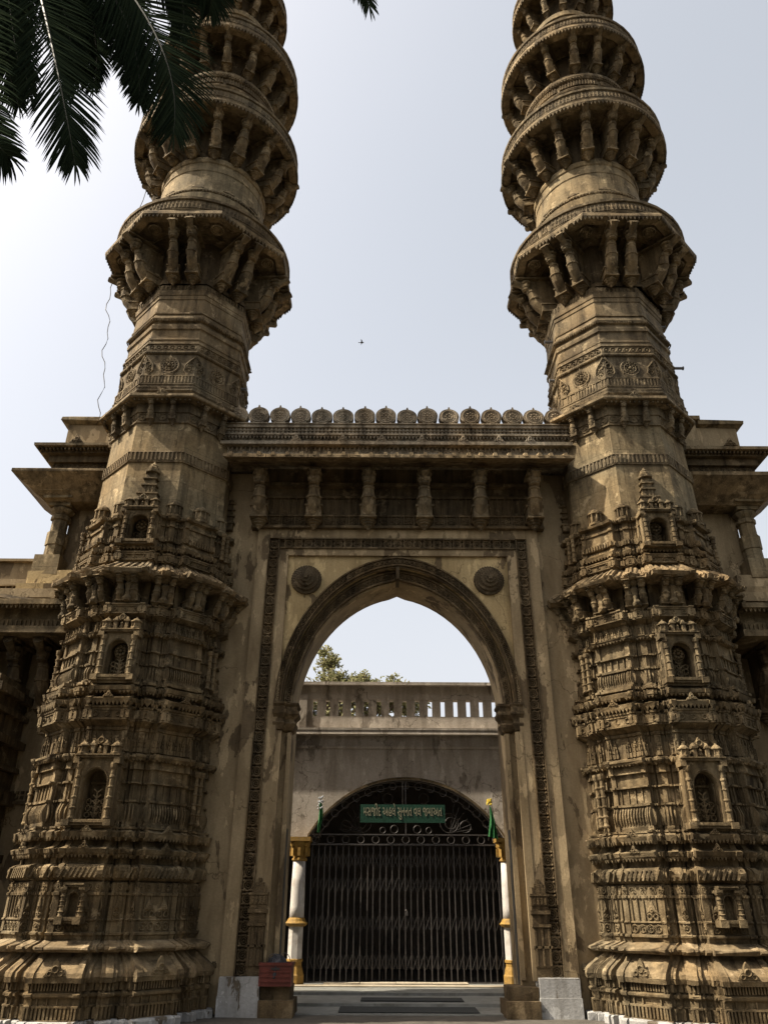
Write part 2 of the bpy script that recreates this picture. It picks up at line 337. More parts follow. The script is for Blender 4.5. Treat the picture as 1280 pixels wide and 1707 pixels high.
for sx in (-1, 1):                      # imposts
    mb = MB()
    def st(prof, x0, x1, y0, y1):
        rings = []
        for o_, z in prof:
            a, b = sorted((CX + sx * (x0 - o_), CX + sx * (x1 + o_ * .4))); rings.append([(a, y0 - o_, z), (b, y0 - o_, z), (b, y1, z), (a, y1, z)])
        mb.loft(rings, True, True, True)
    pr = [(-.10, 4.62), (.0, 4.66), (.06, 4.78), (.02, 4.82), (.02, 4.87), (.10, 4.96), (.10, 5.02), (.06, 5.02), (.06, 5.10), (.10, 5.14), (.10, 5.18), (-.02, 5.18)]
    st(pr, 2.06, 2.26, 15.22, 15.6)
    st([(o_ * .8, z) for o_, z in pr], 2.27, 2.42, 15.08, 15.2)
    G(mb.jitter(.006), 'impost', 'dark')
    mb = MB()                           # slender jamb shafts and door post
    x = CX + sx * 2.17; mb.box(*sorted((CX + sx * 2.08, CX + sx * 2.16)), 15.22, 15.31, .5, 4.62)
    mb.box(*sorted((CX + sx * 2.26, CX + sx * 2.40)), 15.04, 15.12, .5, 4.62)
    G(mb, 'jamb_shaft', 'plaster')
    mb = MB(); mb.box(*sorted((CX + sx * 2.092, CX + sx * 2.11)), 15.45, 15.68, .1, 2.9)
    for zz in (.5, 1.2, 1.9, 2.6): mb.box(*sorted((CX + sx * 2.086, CX + sx * 2.094)), 15.48, 15.65, zz, zz + .3)
    G(mb, 'door_post', 'wood')
    # shrine relief at the jamb's foot
    mb = MB(); x = CX + sx * 2.46
    lv = [(.52, .70, .16, .03), (.70, .98, .17, .05), (.98, 1.02, .19, .07), (1.02, 1.30, .16, .05), (1.30, 1.35, .19, .08), (1.35, 1.5, .17, .05), (1.50, 1.56, .20, .08), (1.56, 1.63, .17, .05), (1.63, 1.78, .18, .06), (1.78, 1.82, .20, .08), (1.82, 1.92, .14, .05), (1.92, 1.98, .09, .04), (1.98, 2.05, .035, .03)]
    for z0, z1, hw, dp in lv: mb.box(x - hw * .85, x + hw * .85, 15.05 - dp, 15.08, z0, z1 - .002)
    for i in range(4): mb.box(x - .115 + i * .065, x - .08 + i * .065, 14.975, 15.0, 1.65, 1.76)
    for i in range(3): mb.box(x - .13 + i * .115, x - .10 + i * .115, 14.98, 15.01, .72, 1.28)
    G(mb, 'shrine_relief', 'dark')
    mb = MB()                           # medallion in the spandrel
    X = CX + sx * 1.94; Z = 7.78
    for k, (r, y) in enumerate([(.32, 15.06), (.26, 14.99), (.19, 14.92), (.12, 14.86), (.06, 14.82)]):
        ring = [(X + r * math.cos(a * .2618), 15.13, Z + r * math.sin(a * .2618)) for a in range(24)]
        r2 = [(x_, y, z_) for x_, _, z_ in ring]; r3 = [(X + (x_ - X) * .9, y - .015, Z + (z_ - Z) * .9) for x_, _, z_ in ring]
        mb.loft([ring, r2, r3], True, False, True)
        n = max(6, int(r * 110))
        for a in range(n): mb.dome(X + r * .97 * math.cos(a * 6.2832 / n), y - .002, Z + r * .97 * math.sin(a * 6.2832 / n), .02, .02, 5)
    G(mb, 'medallion', 'darkest')
    mb = MB(); x0, x1 = sorted((CX + sx * 2.32, CX + sx * 3.02))
    mb.box(x0, x1, 14.86, 15.35, -.02, .27); mb.box(x0 + .01, x1 - .01, 14.88, 15.35, .27, .55)
    G(mb.jitter(.006), 'whitewashed_plinth', 'whitewash')
    mb = MB(); x0, x1 = sorted((CX + sx * 1.75, CX + sx * 2.32)); mb.box(x0, x1, 14.8, 15.6, -.03, .22); mb.box(*sorted((CX + sx * 1.82, CX + sx * 2.318)), 14.95, 15.6, .22, .42)
    G(mb.jitter(.01), 'step_block', 'dark')

# ---- bracketed balcony, sloping eave and parapet above the arch
mb = MB(); mb.box(CX - 3.2, CX + 3.2, 14.93, 15.31, 8.952, 9.0); mb.box(CX - 3.2, CX + 3.2, 15.0, 15.31, 9.0, 9.3); mb.box(CX - 3.2, CX + 3.2, 15.06, 15.31, 9.3, 10.5)
mb.box(CX - 3.2, CX + 3.2, 14.9, 15.31, 9.98, 10.06); mb.box(CX - 3.2, CX + 3.2, 15.0, 15.31, 9.72, 9.78)
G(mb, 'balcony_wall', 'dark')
BX = [-2.94, -1.75, -.56, .66, 1.88, 3.06]
def rail_panel(wd):
    m = MB()
    m.box(-wd, wd, -.04, 0, 0, .03); m.box(-wd, wd, -.04, 0, .24, .28)
    n = 3
    for i in range(n):
        c_ = -wd + (i + .5) * 2 * wd / n; h = wd / n * .86
        m.box(c_ - h, c_ - h + .02, -.04, 0, .03, .24); m.box(c_ + h - .02, c_ + h, -.04, 0, .03, .24)
        m.ringxz(.07, .013, 8, 4, (c_, -.015, .135))
        for a in range(4): m.box(c_ - .008, c_ + .008, -.025, 0, .04, .23, Matrix.Translation((c_, 0, .135)) @ Matrix.Rotation(a * .785, 4, 'Y') @ Matrix.Translation((-c_, 0, -.135)))
    for i in range(5):
        c_ = -wd + (i + .5) * 2 * wd / 5; m.box(c_ - .05, c_ + .05, .03, .07, .32, .68); m.box(c_ - .012, c_ + .012, .0, .04, .30, .72)
    return m.mesh('railing_panel', 'dark')
rpm = rail_panel(.42)
for i in range(5): obj('railing_panel', rpm, gate_t, ((BX[i] + BX[i + 1]) / 2, 14.995 + GY, 9.0))

def bracket_mesh(name, reach, height, wd, mat, drop=.22, n=12):
    """S-shaped pendant bracket: hangs at y=0 (wall), rises outward to y=-reach at z=height"""
    m = MB()
    path = []
    for i in range(9):
        t = i / 8
        y = -(.10 * wd / .12 + (reach - .10) * (t ** 1.35)) - .11 * math.sin(t * math.pi * 2) * reach
        z = .10 * height + t * .86 * height
        k = [1.0, 1.04, 1.06, 1.02, .92, .78, .62, .58, .74][i]
        path.append((y, z, k))
    rings = []
    for i, (y, z, k) in enumerate(path):
        a = path[max(0, i - 1)]; b = path[min(8, i + 1)]
        d = Vector((b[0] - a[0], b[1] - a[1])).normalized(); nx = Vector((d.y, -d.x))
        rr = []
        for j in range(n):
            th = 2 * math.pi * (j + .5) / n; cu = math.cos(th); sv = math.sin(th)
            fl = 1.0 + (.10 if j % 2 else -.07)
            rr.append((cu * wd * .50 * k * fl, y + nx.x * sv * wd * .55 * k, z + nx.y * sv * wd * .55 * k))
        rings.append(rr)
    m.loft(rings, True, True, True)
    m.box(-wd * .60, wd * .60, -wd * 1.38, .06, .02 * height, .02 * height + wd * .95)
    m.box(-wd * .70, wd * .70, -wd * 1.48, .06, .02 * height + wd * .95, .02 * height + wd * 1.12); m.box(-wd * .68, wd * .68, -wd * 1.46, .06, .02 * height - .002, .02 * height + wd * .12)
    m.box(-wd * .40, wd * .40, -wd * 1.42, 0, .02 * height + wd * .2, .02 * height + wd * .65)
    m.lathe([(.02, -drop), (wd * .16, -drop + .04), (wd * .22, -drop * .75), (wd * .34, -drop * .62), (wd * .30, -drop * .5), (wd * .52, -drop * .36), (wd * .46, -drop * .22), (wd * .64, -drop * .1), (wd * .6, .02)], 8, (0, -wd * .62, 0))
    for q_ in (3, 5):
        y, z, k = path[q_]; m.lathe([(wd * .5 * k, -wd * .16), (wd * .62 * k, -wd * .08), (wd * .62 * k, wd * .08), (wd * .5 * k, wd * .16)], 10, (0, y, z))
    y, z, k = path[-3]
    m.lathe([(wd * .3, -wd * .3), (wd * .46, -wd * .2), (wd * .40, -wd * .05), (wd * .52, wd * .1), (wd * .56, wd * .35), (wd * .42, wd * .5), (wd * .60, wd * .62), (wd * .62, wd * .8), (wd * .5, wd * .9)], 10, (0, y - .03, z))
    m.box(-wd * .55, wd * .55, -reach - .06, .0, height * .96, height)
    fin = [(.05, .12 * height)] + [(y_ * .92, z_) for y_, z_, k_ in path[1:]] + [(.05, height * .97)]
    nf = len(fin); fw = wd * .16
    m.add([(-fw, y_, z_) for y_, z_ in fin] + [(fw, y_, z_) for y_, z_ in fin], [tuple(range(nf)), tuple(reversed(range(nf, 2 * nf)))])
    return m.mesh(name, mat)
bme = bracket_mesh('eave_bracket', .62, 1.06, .27, 'shaft', .20)
for x in BX: obj('eave_bracket', bme, gate_t, (x, 15.03 + GY, 9.06))
mb = MB()                               # sloping eave slabs, each a stone of its own
def eave_slab(x0, x1):
    m = MB(); pr = [(13.90, 10.12), (13.90, 10.20), (14.95, 10.62), (14.95, 10.50)]
    m.loft([[(x0 + .004, y, z) for y, z in pr], [(x1 - .004, y, z) for y, z in pr]], True, True, True)
    x = x0 + .15
    while x < x1:
        m.loft([[(x - .05, 13.885, 10.16), (x - .03, 13.885, 10.245), (x + .03, 13.885, 10.245), (x + .05, 13.885, 10.16)], [(x - .05, 14.9, 10.57), (x - .03, 14.9, 10.65), (x + .03, 14.9, 10.65), (x + .05, 14.9, 10.57)]], True, True, True); x += .305
    return m.jitter(.006)
xs = [-3.66, -2.75, -1.85, -.95, -.1, .83, 1.7, 2.65, 3.2, 3.86]
for a, b in zip(xs[:-1], xs[1:]): G(eave_slab(a, b), 'eave_slab', 'eave')
mb = MB()
mb.box(-3.9, 4.0, 14.62, 15.6, 10.5, 10.78); mb.box(-3.9, 4.0, 14.45, 15.6, 10.80, 10.88); mb.box(-3.9, 4.0, 14.60, 15.6, 10.88, 11.08)
mb.box(-3.9, 4.0, 14.50, 15.5, 11.08, 11.12); mb.box(-3.9, 4.0, 14.56, 15.4, 11.12, 11.28); mb.box(-3.9, 4.0, 14.50, 15.4, 11.28, 11.40); mb.box(-3.9, 4.0, 14.47, 15.4, 11.36, 11.385)
G(mb, 'parapet', 'grey')
mb = MB(); x = -3.85
while x < 4.0:
    mb.box(x, x + .035, 14.58, 14.62, 10.73, 10.80); mb.lathe([(.01, -.04), (.018, -.02), (.016, 0)], 5, (x + .018, 14.60, 10.73)); x += .098
x = -3.85
while x < 4.0:
    mb.add([(x, 14.53, 11.08), (x + .075, 14.53, 11.08), (x + .0375, 14.54, 11.0), (x, 14.6, 11.08), (x + .075, 14.6, 11.08), (x + .0375, 14.6, 11.0)], [(0, 2, 1), (3, 4, 5), (0, 3, 5, 2), (1, 2, 5, 4)]); x += .08
x = -3.86
while x < 4.0:
    mb.box(x, x + .05, 14.535, 14.565, 11.12, 11.28); x += .088
mb.box(-3.9, 4.0, 14.515, 14.565, 11.195, 11.205)
o = G(mb, 'parapet_dentils', 'grey'); o['kind'] = 'stuff'
def antefix(wd, h):
    m = MB(); m.prism([(-wd, 0), (wd, 0), (wd * .62, h * .35), (wd * .38, h * .45), (wd * .22, h * .8), (0, h), (-wd * .22, h * .8), (-wd * .38, h * .45), (-wd * .62, h * .35)], -.04, .02)
    m.ringxz(h * .2, h * .07, 8, 4, (0, -.045, h * .4)); m.ringxz(h * .13, h * .05, 7, 4, (-wd * .5, -.045, h * .16)); m.ringxz(h * .13, h * .05, 7, 4, (wd * .5, -.045, h * .16))
    return m
am = antefix(.13, .19).mesh('antefix', 'grey')
for x in (-2.2, -1.15, -.28, .62, 1.55, 2.35, 3.05): obj('antefix', am, gate_t, (x, 14.49 + GY, 10.885))
mo = [(-.12, 0), (.12, 0), (.12, .055), (.165, .075)]
for i in range(13):
    a = -.62 + i * (math.pi / 2 + .62 - .18) / 12; mo.append((.226 * math.cos(a), .215 + .212 * math.sin(a)))
mo += [(.028, .425), (.012, .485), (-.012, .485), (-.028, .425)]
for x, z in reversed(mo[2:17]): mo.append((-x, z))
mm = MB().prism(mo, -.08, .08)
mm.ringxz(.165, .018, 16, 5, (0, -.08, .205)); mm.ringxz(.125, .012, 14, 4, (0, -.08, .205)); mme = mm.mesh('merlon', 'grey')
rs = MB(); rs.dome(0, -.08, .205, .03, .03, 6)
for a in range(8):
    t = a * math.pi / 4
    rs.add([(.03 * math.cos(t), -.085, .205 + .03 * math.sin(t)), (.075 * math.cos(t - .3), -.105, .205 + .075 * math.sin(t - .3)), (.112 * math.cos(t), -.085, .205 + .112 * math.sin(t)), (.075 * math.cos(t + .3), -.105, .205 + .075 * math.sin(t + .3)), (.07 * math.cos(t), -.115, .205 + .07 * math.sin(t))], [(0, 1, 4), (1, 2, 4), (2, 3, 4), (3, 0, 4)])
rse = rs.mesh('rosette', 'grey')
for i in range(-1, 15):
    x = -3.10 + i * .4845
    o = obj('merlon', mme, gate_t, (x, 14.60 + GY, 11.40 + rnd.uniform(-.008, .008)), rnd.uniform(-.05, .05)); o.rotation_euler[1] = rnd.uniform(-.05, .05); o.scale = (rnd.uniform(1.02, 1.07), 1, rnd.uniform(.93, 1.05)); obj('rosette', rse, o)

# ------------------------------------------------------------------ the minarets
AP = 1.60
HB = [(.27, -.03), (.27, 0), (.36, 0), (.36, -.12), (.395, -.12), (.395, -.145), (.43, -.145), (.43, -.235), (.455, -.235)]
def plan(o, rib=True):
    pts = []; s = 1 + o * .32
    for k in range(8):
        m = Matrix.Rotation(k * math.pi / 4, 2)
        bay = [(-t, d) for t, d in reversed(HB)] + HB
        for t, d in bay:
            v = m @ Vector((t * s, -(AP + o + d))); pts.append((v.x, v.y))
        m = Matrix.Rotation((k + .5) * math.pi / 4, 2); b = AP + o - .07
        for t, d in ((-.115, -.12), (-.115, -.02), (-.055, -.02), (-.055, .025), (.055, .025), (.055, -.02), (.115, -.02), (.115, -.12)):
            v = m @ Vector((t, -(b + d))); pts.append((v.x, v.y))
    return pts
def plan_niche(o):          # the same plan with a deep recess in the bay that faces the camera
    pts = plan(o); s = 1 + o * .32; h = len(HB)
    cut = [(-.195, 0), (-.195, .24), (.195, .24), (.195, 0)]
    return pts[:h] + [(t, -(AP + o - .03) + d) for t, d in cut] + pts[h:]
def octa(r, n=8):       # r = circumradius, flat face towards the camera
    off = math.pi / n
    return [(r * math.sin(off + 2 * math.pi * i / n), -r * math.cos(off + 2 * math.pi * i / n)) for i in range(n)]
def course(prof, fn, cap=False):
    m = MB(); m.loft([[(x, y, z) for x, y in fn(o)] for z, o in prof], True, cap, cap); return m
def walk(poly, step, minlen=.05, front=.45, clos=True):
    n = len(poly)
    for i in range(n):
        a = Vector(poly[i]); b = Vector(poly[(i + 1) % n]); d = b - a; L = d.length
        if L < minlen: continue
        t = d / L; nn = Vector((t.y, -t.x))
        if nn.y > front: continue
        k = max(1, int(round(L / step)))
        for j in range(k): yield a + d * ((j + .5) / k), t, nn, L / k
def place(m, poly, step, z, fn, minlen=.05, front=.45):
    for p_, t, nn, sp in walk(poly, step, minlen, front):
        if abs(p_.x) < .27 and p_.y < -1.3 and (2.8 < z < 3.75 or 5.2 < z < 6.0 or 7.96 < z < 8.5): continue   # the niche stands here
        if rnd.random() < .045: continue        # pieces that have broken away
        fn(m, Matrix(((t.x, -nn.x, 0, p_.x), (t.y, -nn.y, 0, p_.y), (0, 0, 1, z), (0, 0, 0, 1))), sp)
def tooth(h, dp=.03):
    def f(m, M_, sp): m.add([(-sp * .48, -dp, 0), (sp * .48, -dp, 0), (0, -dp * .6, -h), (-sp * .48, .01, 0), (sp * .48, .01, 0), (0, .01, -h)], [(0, 2, 1), (0, 3, 5, 2), (1, 2, 5, 4)], M_)
    return f
def bar(h, dp=.03, k=.42):
    def f(m, M_, sp): m.box(-sp * k / 2, sp * k / 2, -dp, .01, 0, h, M_)
    return f
def flute(h, bulge):
    def f(m, M_, sp):
        rr = []
        for i in range(6):
            t = i / 5; y = -.02 - bulge * (math.sin(t * math.pi * .9 + .2) ** 1.2) + .035 * t
            rr.append([(-sp * .36, .03, h * t), (-sp * .2, y, h * t), (sp * .2, y, h * t), (sp * .36, .03, h * t)])
        m.loft(rr, False, mtx=M_)
    return f
def shikhara(h):
    def f(m, M_, sp):
        w_ = sp * .42
        for k, (a, z0, z1) in enumerate(((1, 0, .24), (.8, .28, .46), (.6, .5, .66), (.38, .70, .82), (.15, .84, 1))): m.box(-w_ * a, w_ * a, -.045 + .006 * k, .01, z0 * h, z1 * h, M_)
        m.box(-sp * .5, -sp * .44, -.03, .01, 0, h * .7, M_)
        m.box(-w_ * .16, w_ * .16, -.06, .01, .02 * h, .6 * h, M_)
    return f
def roundel(r):
    def f(m, M_, sp):
        m.ringxz(min(r, sp * .42), r * .16, 8, 4, (0, -.012, r), M_); q = MB(); q.dome(0, 0, r, r * .3, .03, 5); m.add(q.v, q.f, M_)
    return f
def leafy(h):
    def f(m, M_, sp):
        w_ = min(.13, sp * .42)
        m.add([(-w_, -.012, 0), (w_, -.012, 0), (w_ * .55, -.03, h * .35), (0, -.012, h), (-w_ * .55, -.03, h * .35), (0, -.05, h * .3)], [(0, 5, 4), (0, 1, 5), (1, 2, 5), (2, 3, 5), (3, 4, 5)], M_)
        for sx in (-1, 1): m.ringxz(w_ * .36, .012, 8, 4, (sx * w_ * .48, -.015, -h * .22), M_)
        m.ringxz(w_ * .3, .012, 8, 4, (0, -.035, h * .3), M_)
    return f
def rail(h):
    def f(m, M_, sp):
        a = sp * .47
        m.box(-a, a, -.03, .01, 0, h * .16, M_); m.box(-a, a, -.03, .01, h * .84, h, M_)
        for sx in (-1, 1):
            m.box(sx * a - .03, sx * a + .03, -.035, .01, h * .16, h * .84, M_); m.ringxz(h * .22, .014, 8, 4, (sx * (a - .06), -.02, h * .5), M_)
        if a > .2: m.ringxz(h * .2, .012, 8, 4, (0, -.01, h * .5), M_)
    return f

PARTS = []      # (name, mesh, loc, rotz, stage, children) shared by both minarets; stage 0 body, 1 shaft, 2 balconies
def PT(name, mbuild, mat, stage=0, kind=None, smooth=False, loc=(0, 0, 0), rz=0.0, kids=()):
    me = mbuild if not isinstance(mbuild, MB) else mbuild.mesh(name, mat, smooth)
    PARTS.append((name, me, loc, rz, stage, kind, kids))
J = .004
PT('plinth', course([(-.05, .47), (.07, .47), (.09, .45), (.10, .30)], plan).jitter(.008), 'whitewash')
PT('base_course', course([(.09, .30), (.09, .37), (.11, .37), (.11, .33), (.26, .33), (.26, .37), (.285, .37), (.29, .33), (.37, .33), (.38, .36), (.40, .39), (.43, .39), (.45, .35), (.46, .32), (.57, .32), (.575, .42), (.64, .43)], plan).jitter(J), 'stone')
PT('cyma_moulding', course([(.64, .43), (.70, .41), (.76, .34), (.84, .22), (.91, .13), (.95, .08)], plan).jitter(J), 'eave')
PT('drip_slab', course([(.945, .06), (.965, .28), (1.0, .32), (1.03, .315), (1.08, .16), (1.12, .04)], plan).jitter(.008), 'eave')
PT('panel_course', course([(1.10, .05), (1.17, .07), (1.19, .10), (1.22, .10), (1.23, .05), (1.38, .045), (1.39, .065), (1.41, .065), (1.42, .045), (1.74, .04), (1.745, .06), (1.79, .06), (1.795, .035), (1.93, .03), (1.96, -.04)], plan).jitter(J), 'stone')
PT('rope_torus', course([(1.95, -.05), (1.97, .04), (2.0, .09), (2.05, .12), (2.10, .125), (2.15, .10), (2.19, .05), (2.21, -.05), (2.33, -.06)], plan).jitter(J), 'stone')
PT('ledge', course([(2.32, -.12), (2.335, .10), (2.36, .13), (2.42, .15), (2.43, .11), (2.47, -.02), (2.56, -.08)], plan).jitter(.007), 'stone')
PT('ledge', course([(2.555, -.08), (2.585, .08), (2.60, .14), (2.68, .16), (2.69, .12), (2.73, .06), (2.735, .10), (2.765, .10), (2.77, .0), (2.80, .0)], plan).jitter(.007), 'stone')
PT('niche_course', course([(2.80, .0), (2.84, .0), (3.16, -.03), (3.165, .01), (3.20, .01), (3.205, -.06), (3.46, -.07), (3.465, .0), (3.495, .0), (3.50, -.06), (3.70, -.06), (3.705, 0), (3.84, -.02)], plan_niche).jitter(J), 'stone')
PT('ledge', course([(3.84, -.06), (3.855, .09), (3.89, .12), (3.93, .12), (3.935, .08), (3.96, -.03), (3.98, -.06)], plan).jitter(.007), 'stone')
PT('crest_course', course([(3.98, -.06), (4.34, -.07), (4.35, -.04), (4.40, -.04)], plan).jitter(J), 'stone')
PT('framed_course', course([(4.40, -.06), (4.43, .0), (4.47, .07), (4.49, .10), (4.68, .115), (4.70, .15), (4.735, .15), (4.74, -.02), (4.76, -.06)], plan).jitter(J), 'stone')
PT('ledge', course([(4.755, -.06), (4.785, .12), (4.80, .19), (4.86, .21), (4.875, .16), (4.92, -.02), (4.97, -.06)], plan).jitter(.008), 'stone')
PT('ledge', course([(4.97, -.06), (4.99, .08), (5.01, .14), (5.08, .16), (5.085, .10), (5.14, .04), (5.145, .10), (5.19, .10), (5.195, .02), (5.24, .02)], plan).jitter(.007), 'stone')
PT('niche_course', course([(5.24, -.02), (5.27, -.02), (5.52, -.05), (5.525, .0), (5.56, .0), (5.565, -.07), (5.78, -.08), (5.785, -.02), (5.81, -.02), (5.815, -.07), (6.08, -.08)], plan_niche).jitter(J), 'stone')
PT('ledge', course([(6.08, -.08), (6.10, .03), (6.14, .06), (6.15, .03), (6.18, -.05)], plan).jitter(.007), 'stone')
PT('crest_course', course([(6.18, -.08), (6.40, -.09), (6.41, -.04), (6.44, .02), (6.46, .06), (6.62, .07), (6.63, .11), (6.66, .11), (6.67, -.14), (7.18, -.16)], plan).jitter(J), 'stone')
eav = course([(7.16, -.10), (7.18, .40), (7.24, .44), (7.25, .42), (7.42, .12), (7.52, .0), (7.52, -.12)], plan)
PT('eave', eav.jitter(.012), 'eave')
PT('upper_body', course([(7.50, -.08), (7.53, .02), (7.56, .04), (7.70, .05), (7.72, .08), (7.75, .08), (7.76, -.04), (7.82, -.05), (7.83, .05), (7.90, .07), (7.91, .03), (7.97, -.05)], plan).jitter(J), 'stone')
PT('niche_course', course([(7.97, -.05), (8.05, -.08), (8.055, -.03), (8.17, -.03), (8.175, -.08), (8.40, -.09), (8.405, -.05), (8.45, -.05), (8.455, -.10), (8.56, -.10)], plan_niche).jitter(J), 'stone')
PT('upper_body', course([(8.56, -.10), (8.57, .0), (8.62, .02), (8.64, -.02), (8.66, -.22), (8.80, -.30)], plan).jitter(J), 'stone')
# --- small carving that follows the plan, joined course by course
def deco(items, mat='stone'):
    m = MB()
    for o, step, z, fn, ml in items: place(m, plan(o), step, z, fn, ml)
    return m
PT('baluster_band', deco([(.33, .058, .115, bar(.145, .04, .5), .05), (.32, .045, .47, bar(.10, .05, .5), .05), (.33, .15, .29, bar(.09, .03, .12), .1)]), 'stone', kind='stuff')
PT('leaf_relief', deco([(.045, .3, 1.52, leafy(.20), .10), (.05, .13, 1.245, roundel(.06), .1), (.05, .2, 1.82, roundel(.045), .08), (.04, .06, 1.75, bar(.035, .03, .6), .05), (.05, .11, 1.43, bar(.31, .022, .10), .1)]), 'stone', kind='stuff')
rope = MB(); place(rope, plan(.115), .085, 2.0, lambda m, M_, sp: m.box(-.016, .016, -.022, .02, 0, .17, M_ @ Matrix.Rotation(.45, 4, 'Y')), .05); PT('rope_twist', rope, 'stone', kind='stuff')
PT('fringe', deco([(.08, .062, 2.345, tooth(.06), .05), (.12, .062, 2.605, tooth(.06), .05), (.06, .07, 3.86, tooth(.04), .05), (.16, .075, 4.80, tooth(.075, .04), .05), (.11, .07, 5.0, tooth(.05), .05), (.02, .07, 6.105, tooth(.04), .05), (.04, .07, 7.835, tooth(.05), .05)]), 'stone', kind='stuff')
PT('pleated_band', deco([(-.02, .055, 2.85, flute(.31, .06), .05), (-.04, .05, 5.28, flute(.25, .05), .05)]), 'stone', kind='stuff')
PT('crest_relief', deco([(-.065, .14, 3.985, shikhara(.33), .06), (-.085, .12, 6.185, shikhara(.21), .06)]), 'stone', kind='stuff')
PT('framed_relief', deco([(.10, 1.0, 4.49, rail(.20), .05), (.06, 1.0, 6.46, rail(.165), .05), (.045, 1.0, 7.56, rail(.145), .05)]), 'stone', kind='stuff')
PT('railing_relief', deco([(-.03, .06, 8.06, bar(.10, .03, .5), .05), (-.06, .10, 3.71, bar(.12, .03, .3), .05), (-.06, .12, 3.21, bar(.25, .02, .14), .09), (-.07, .12, 5.57, bar(.2, .02, .14), .09)]), 'stone', kind='stuff')
# ribs on the eave top
rb = MB()
for p_, t, nn, sp in walk(plan(.40), .16, .05):
    q = p_ * (AP / (p_.length)) if p_.length > 0 else p_
    a, b = p_, p_ * ((AP + .02) / (AP + .42))
    rb.tube([(a.x, a.y, 7.25), ((a.x + b.x) / 2, (a.y + b.y) / 2, 7.385), (b.x, b.y, 7.51)], .035, 5)
PT('eave_rib', rb.jitter(.006), 'eave', kind='stuff')
# brackets with little figures under the eave
bk = bracket_mesh('bracket', .40, .48, .13, 'stone', .06)
for k in range(-6, 7):
    for s_ in (-1, 1):
        ph = k * math.pi / 8 + s_ * .075
        r_ = AP - .09 if k % 2 == 0 else AP - .10
        PT('bracket', bk, None, loc=(r_ * math.sin(ph), -r_ * math.cos(ph), 6.70), rz=ph)
cb = MB()
for k in range(-6, 7):
    m = Matrix.Rotation(k * math.pi / 8 + .01, 4, 'Z') @ Matrix.Translation((0, -AP - .12, 6.68))
    cb.lathe([(.07, 0), (.09, .06), (.055, .12), (.06, .25), (.09, .33), (.05, .38), (.12, .44), (.13, .5)], 7, mtx=m)
PT('eave_figures', cb.jitter(.012), 'stone', kind='stuff')
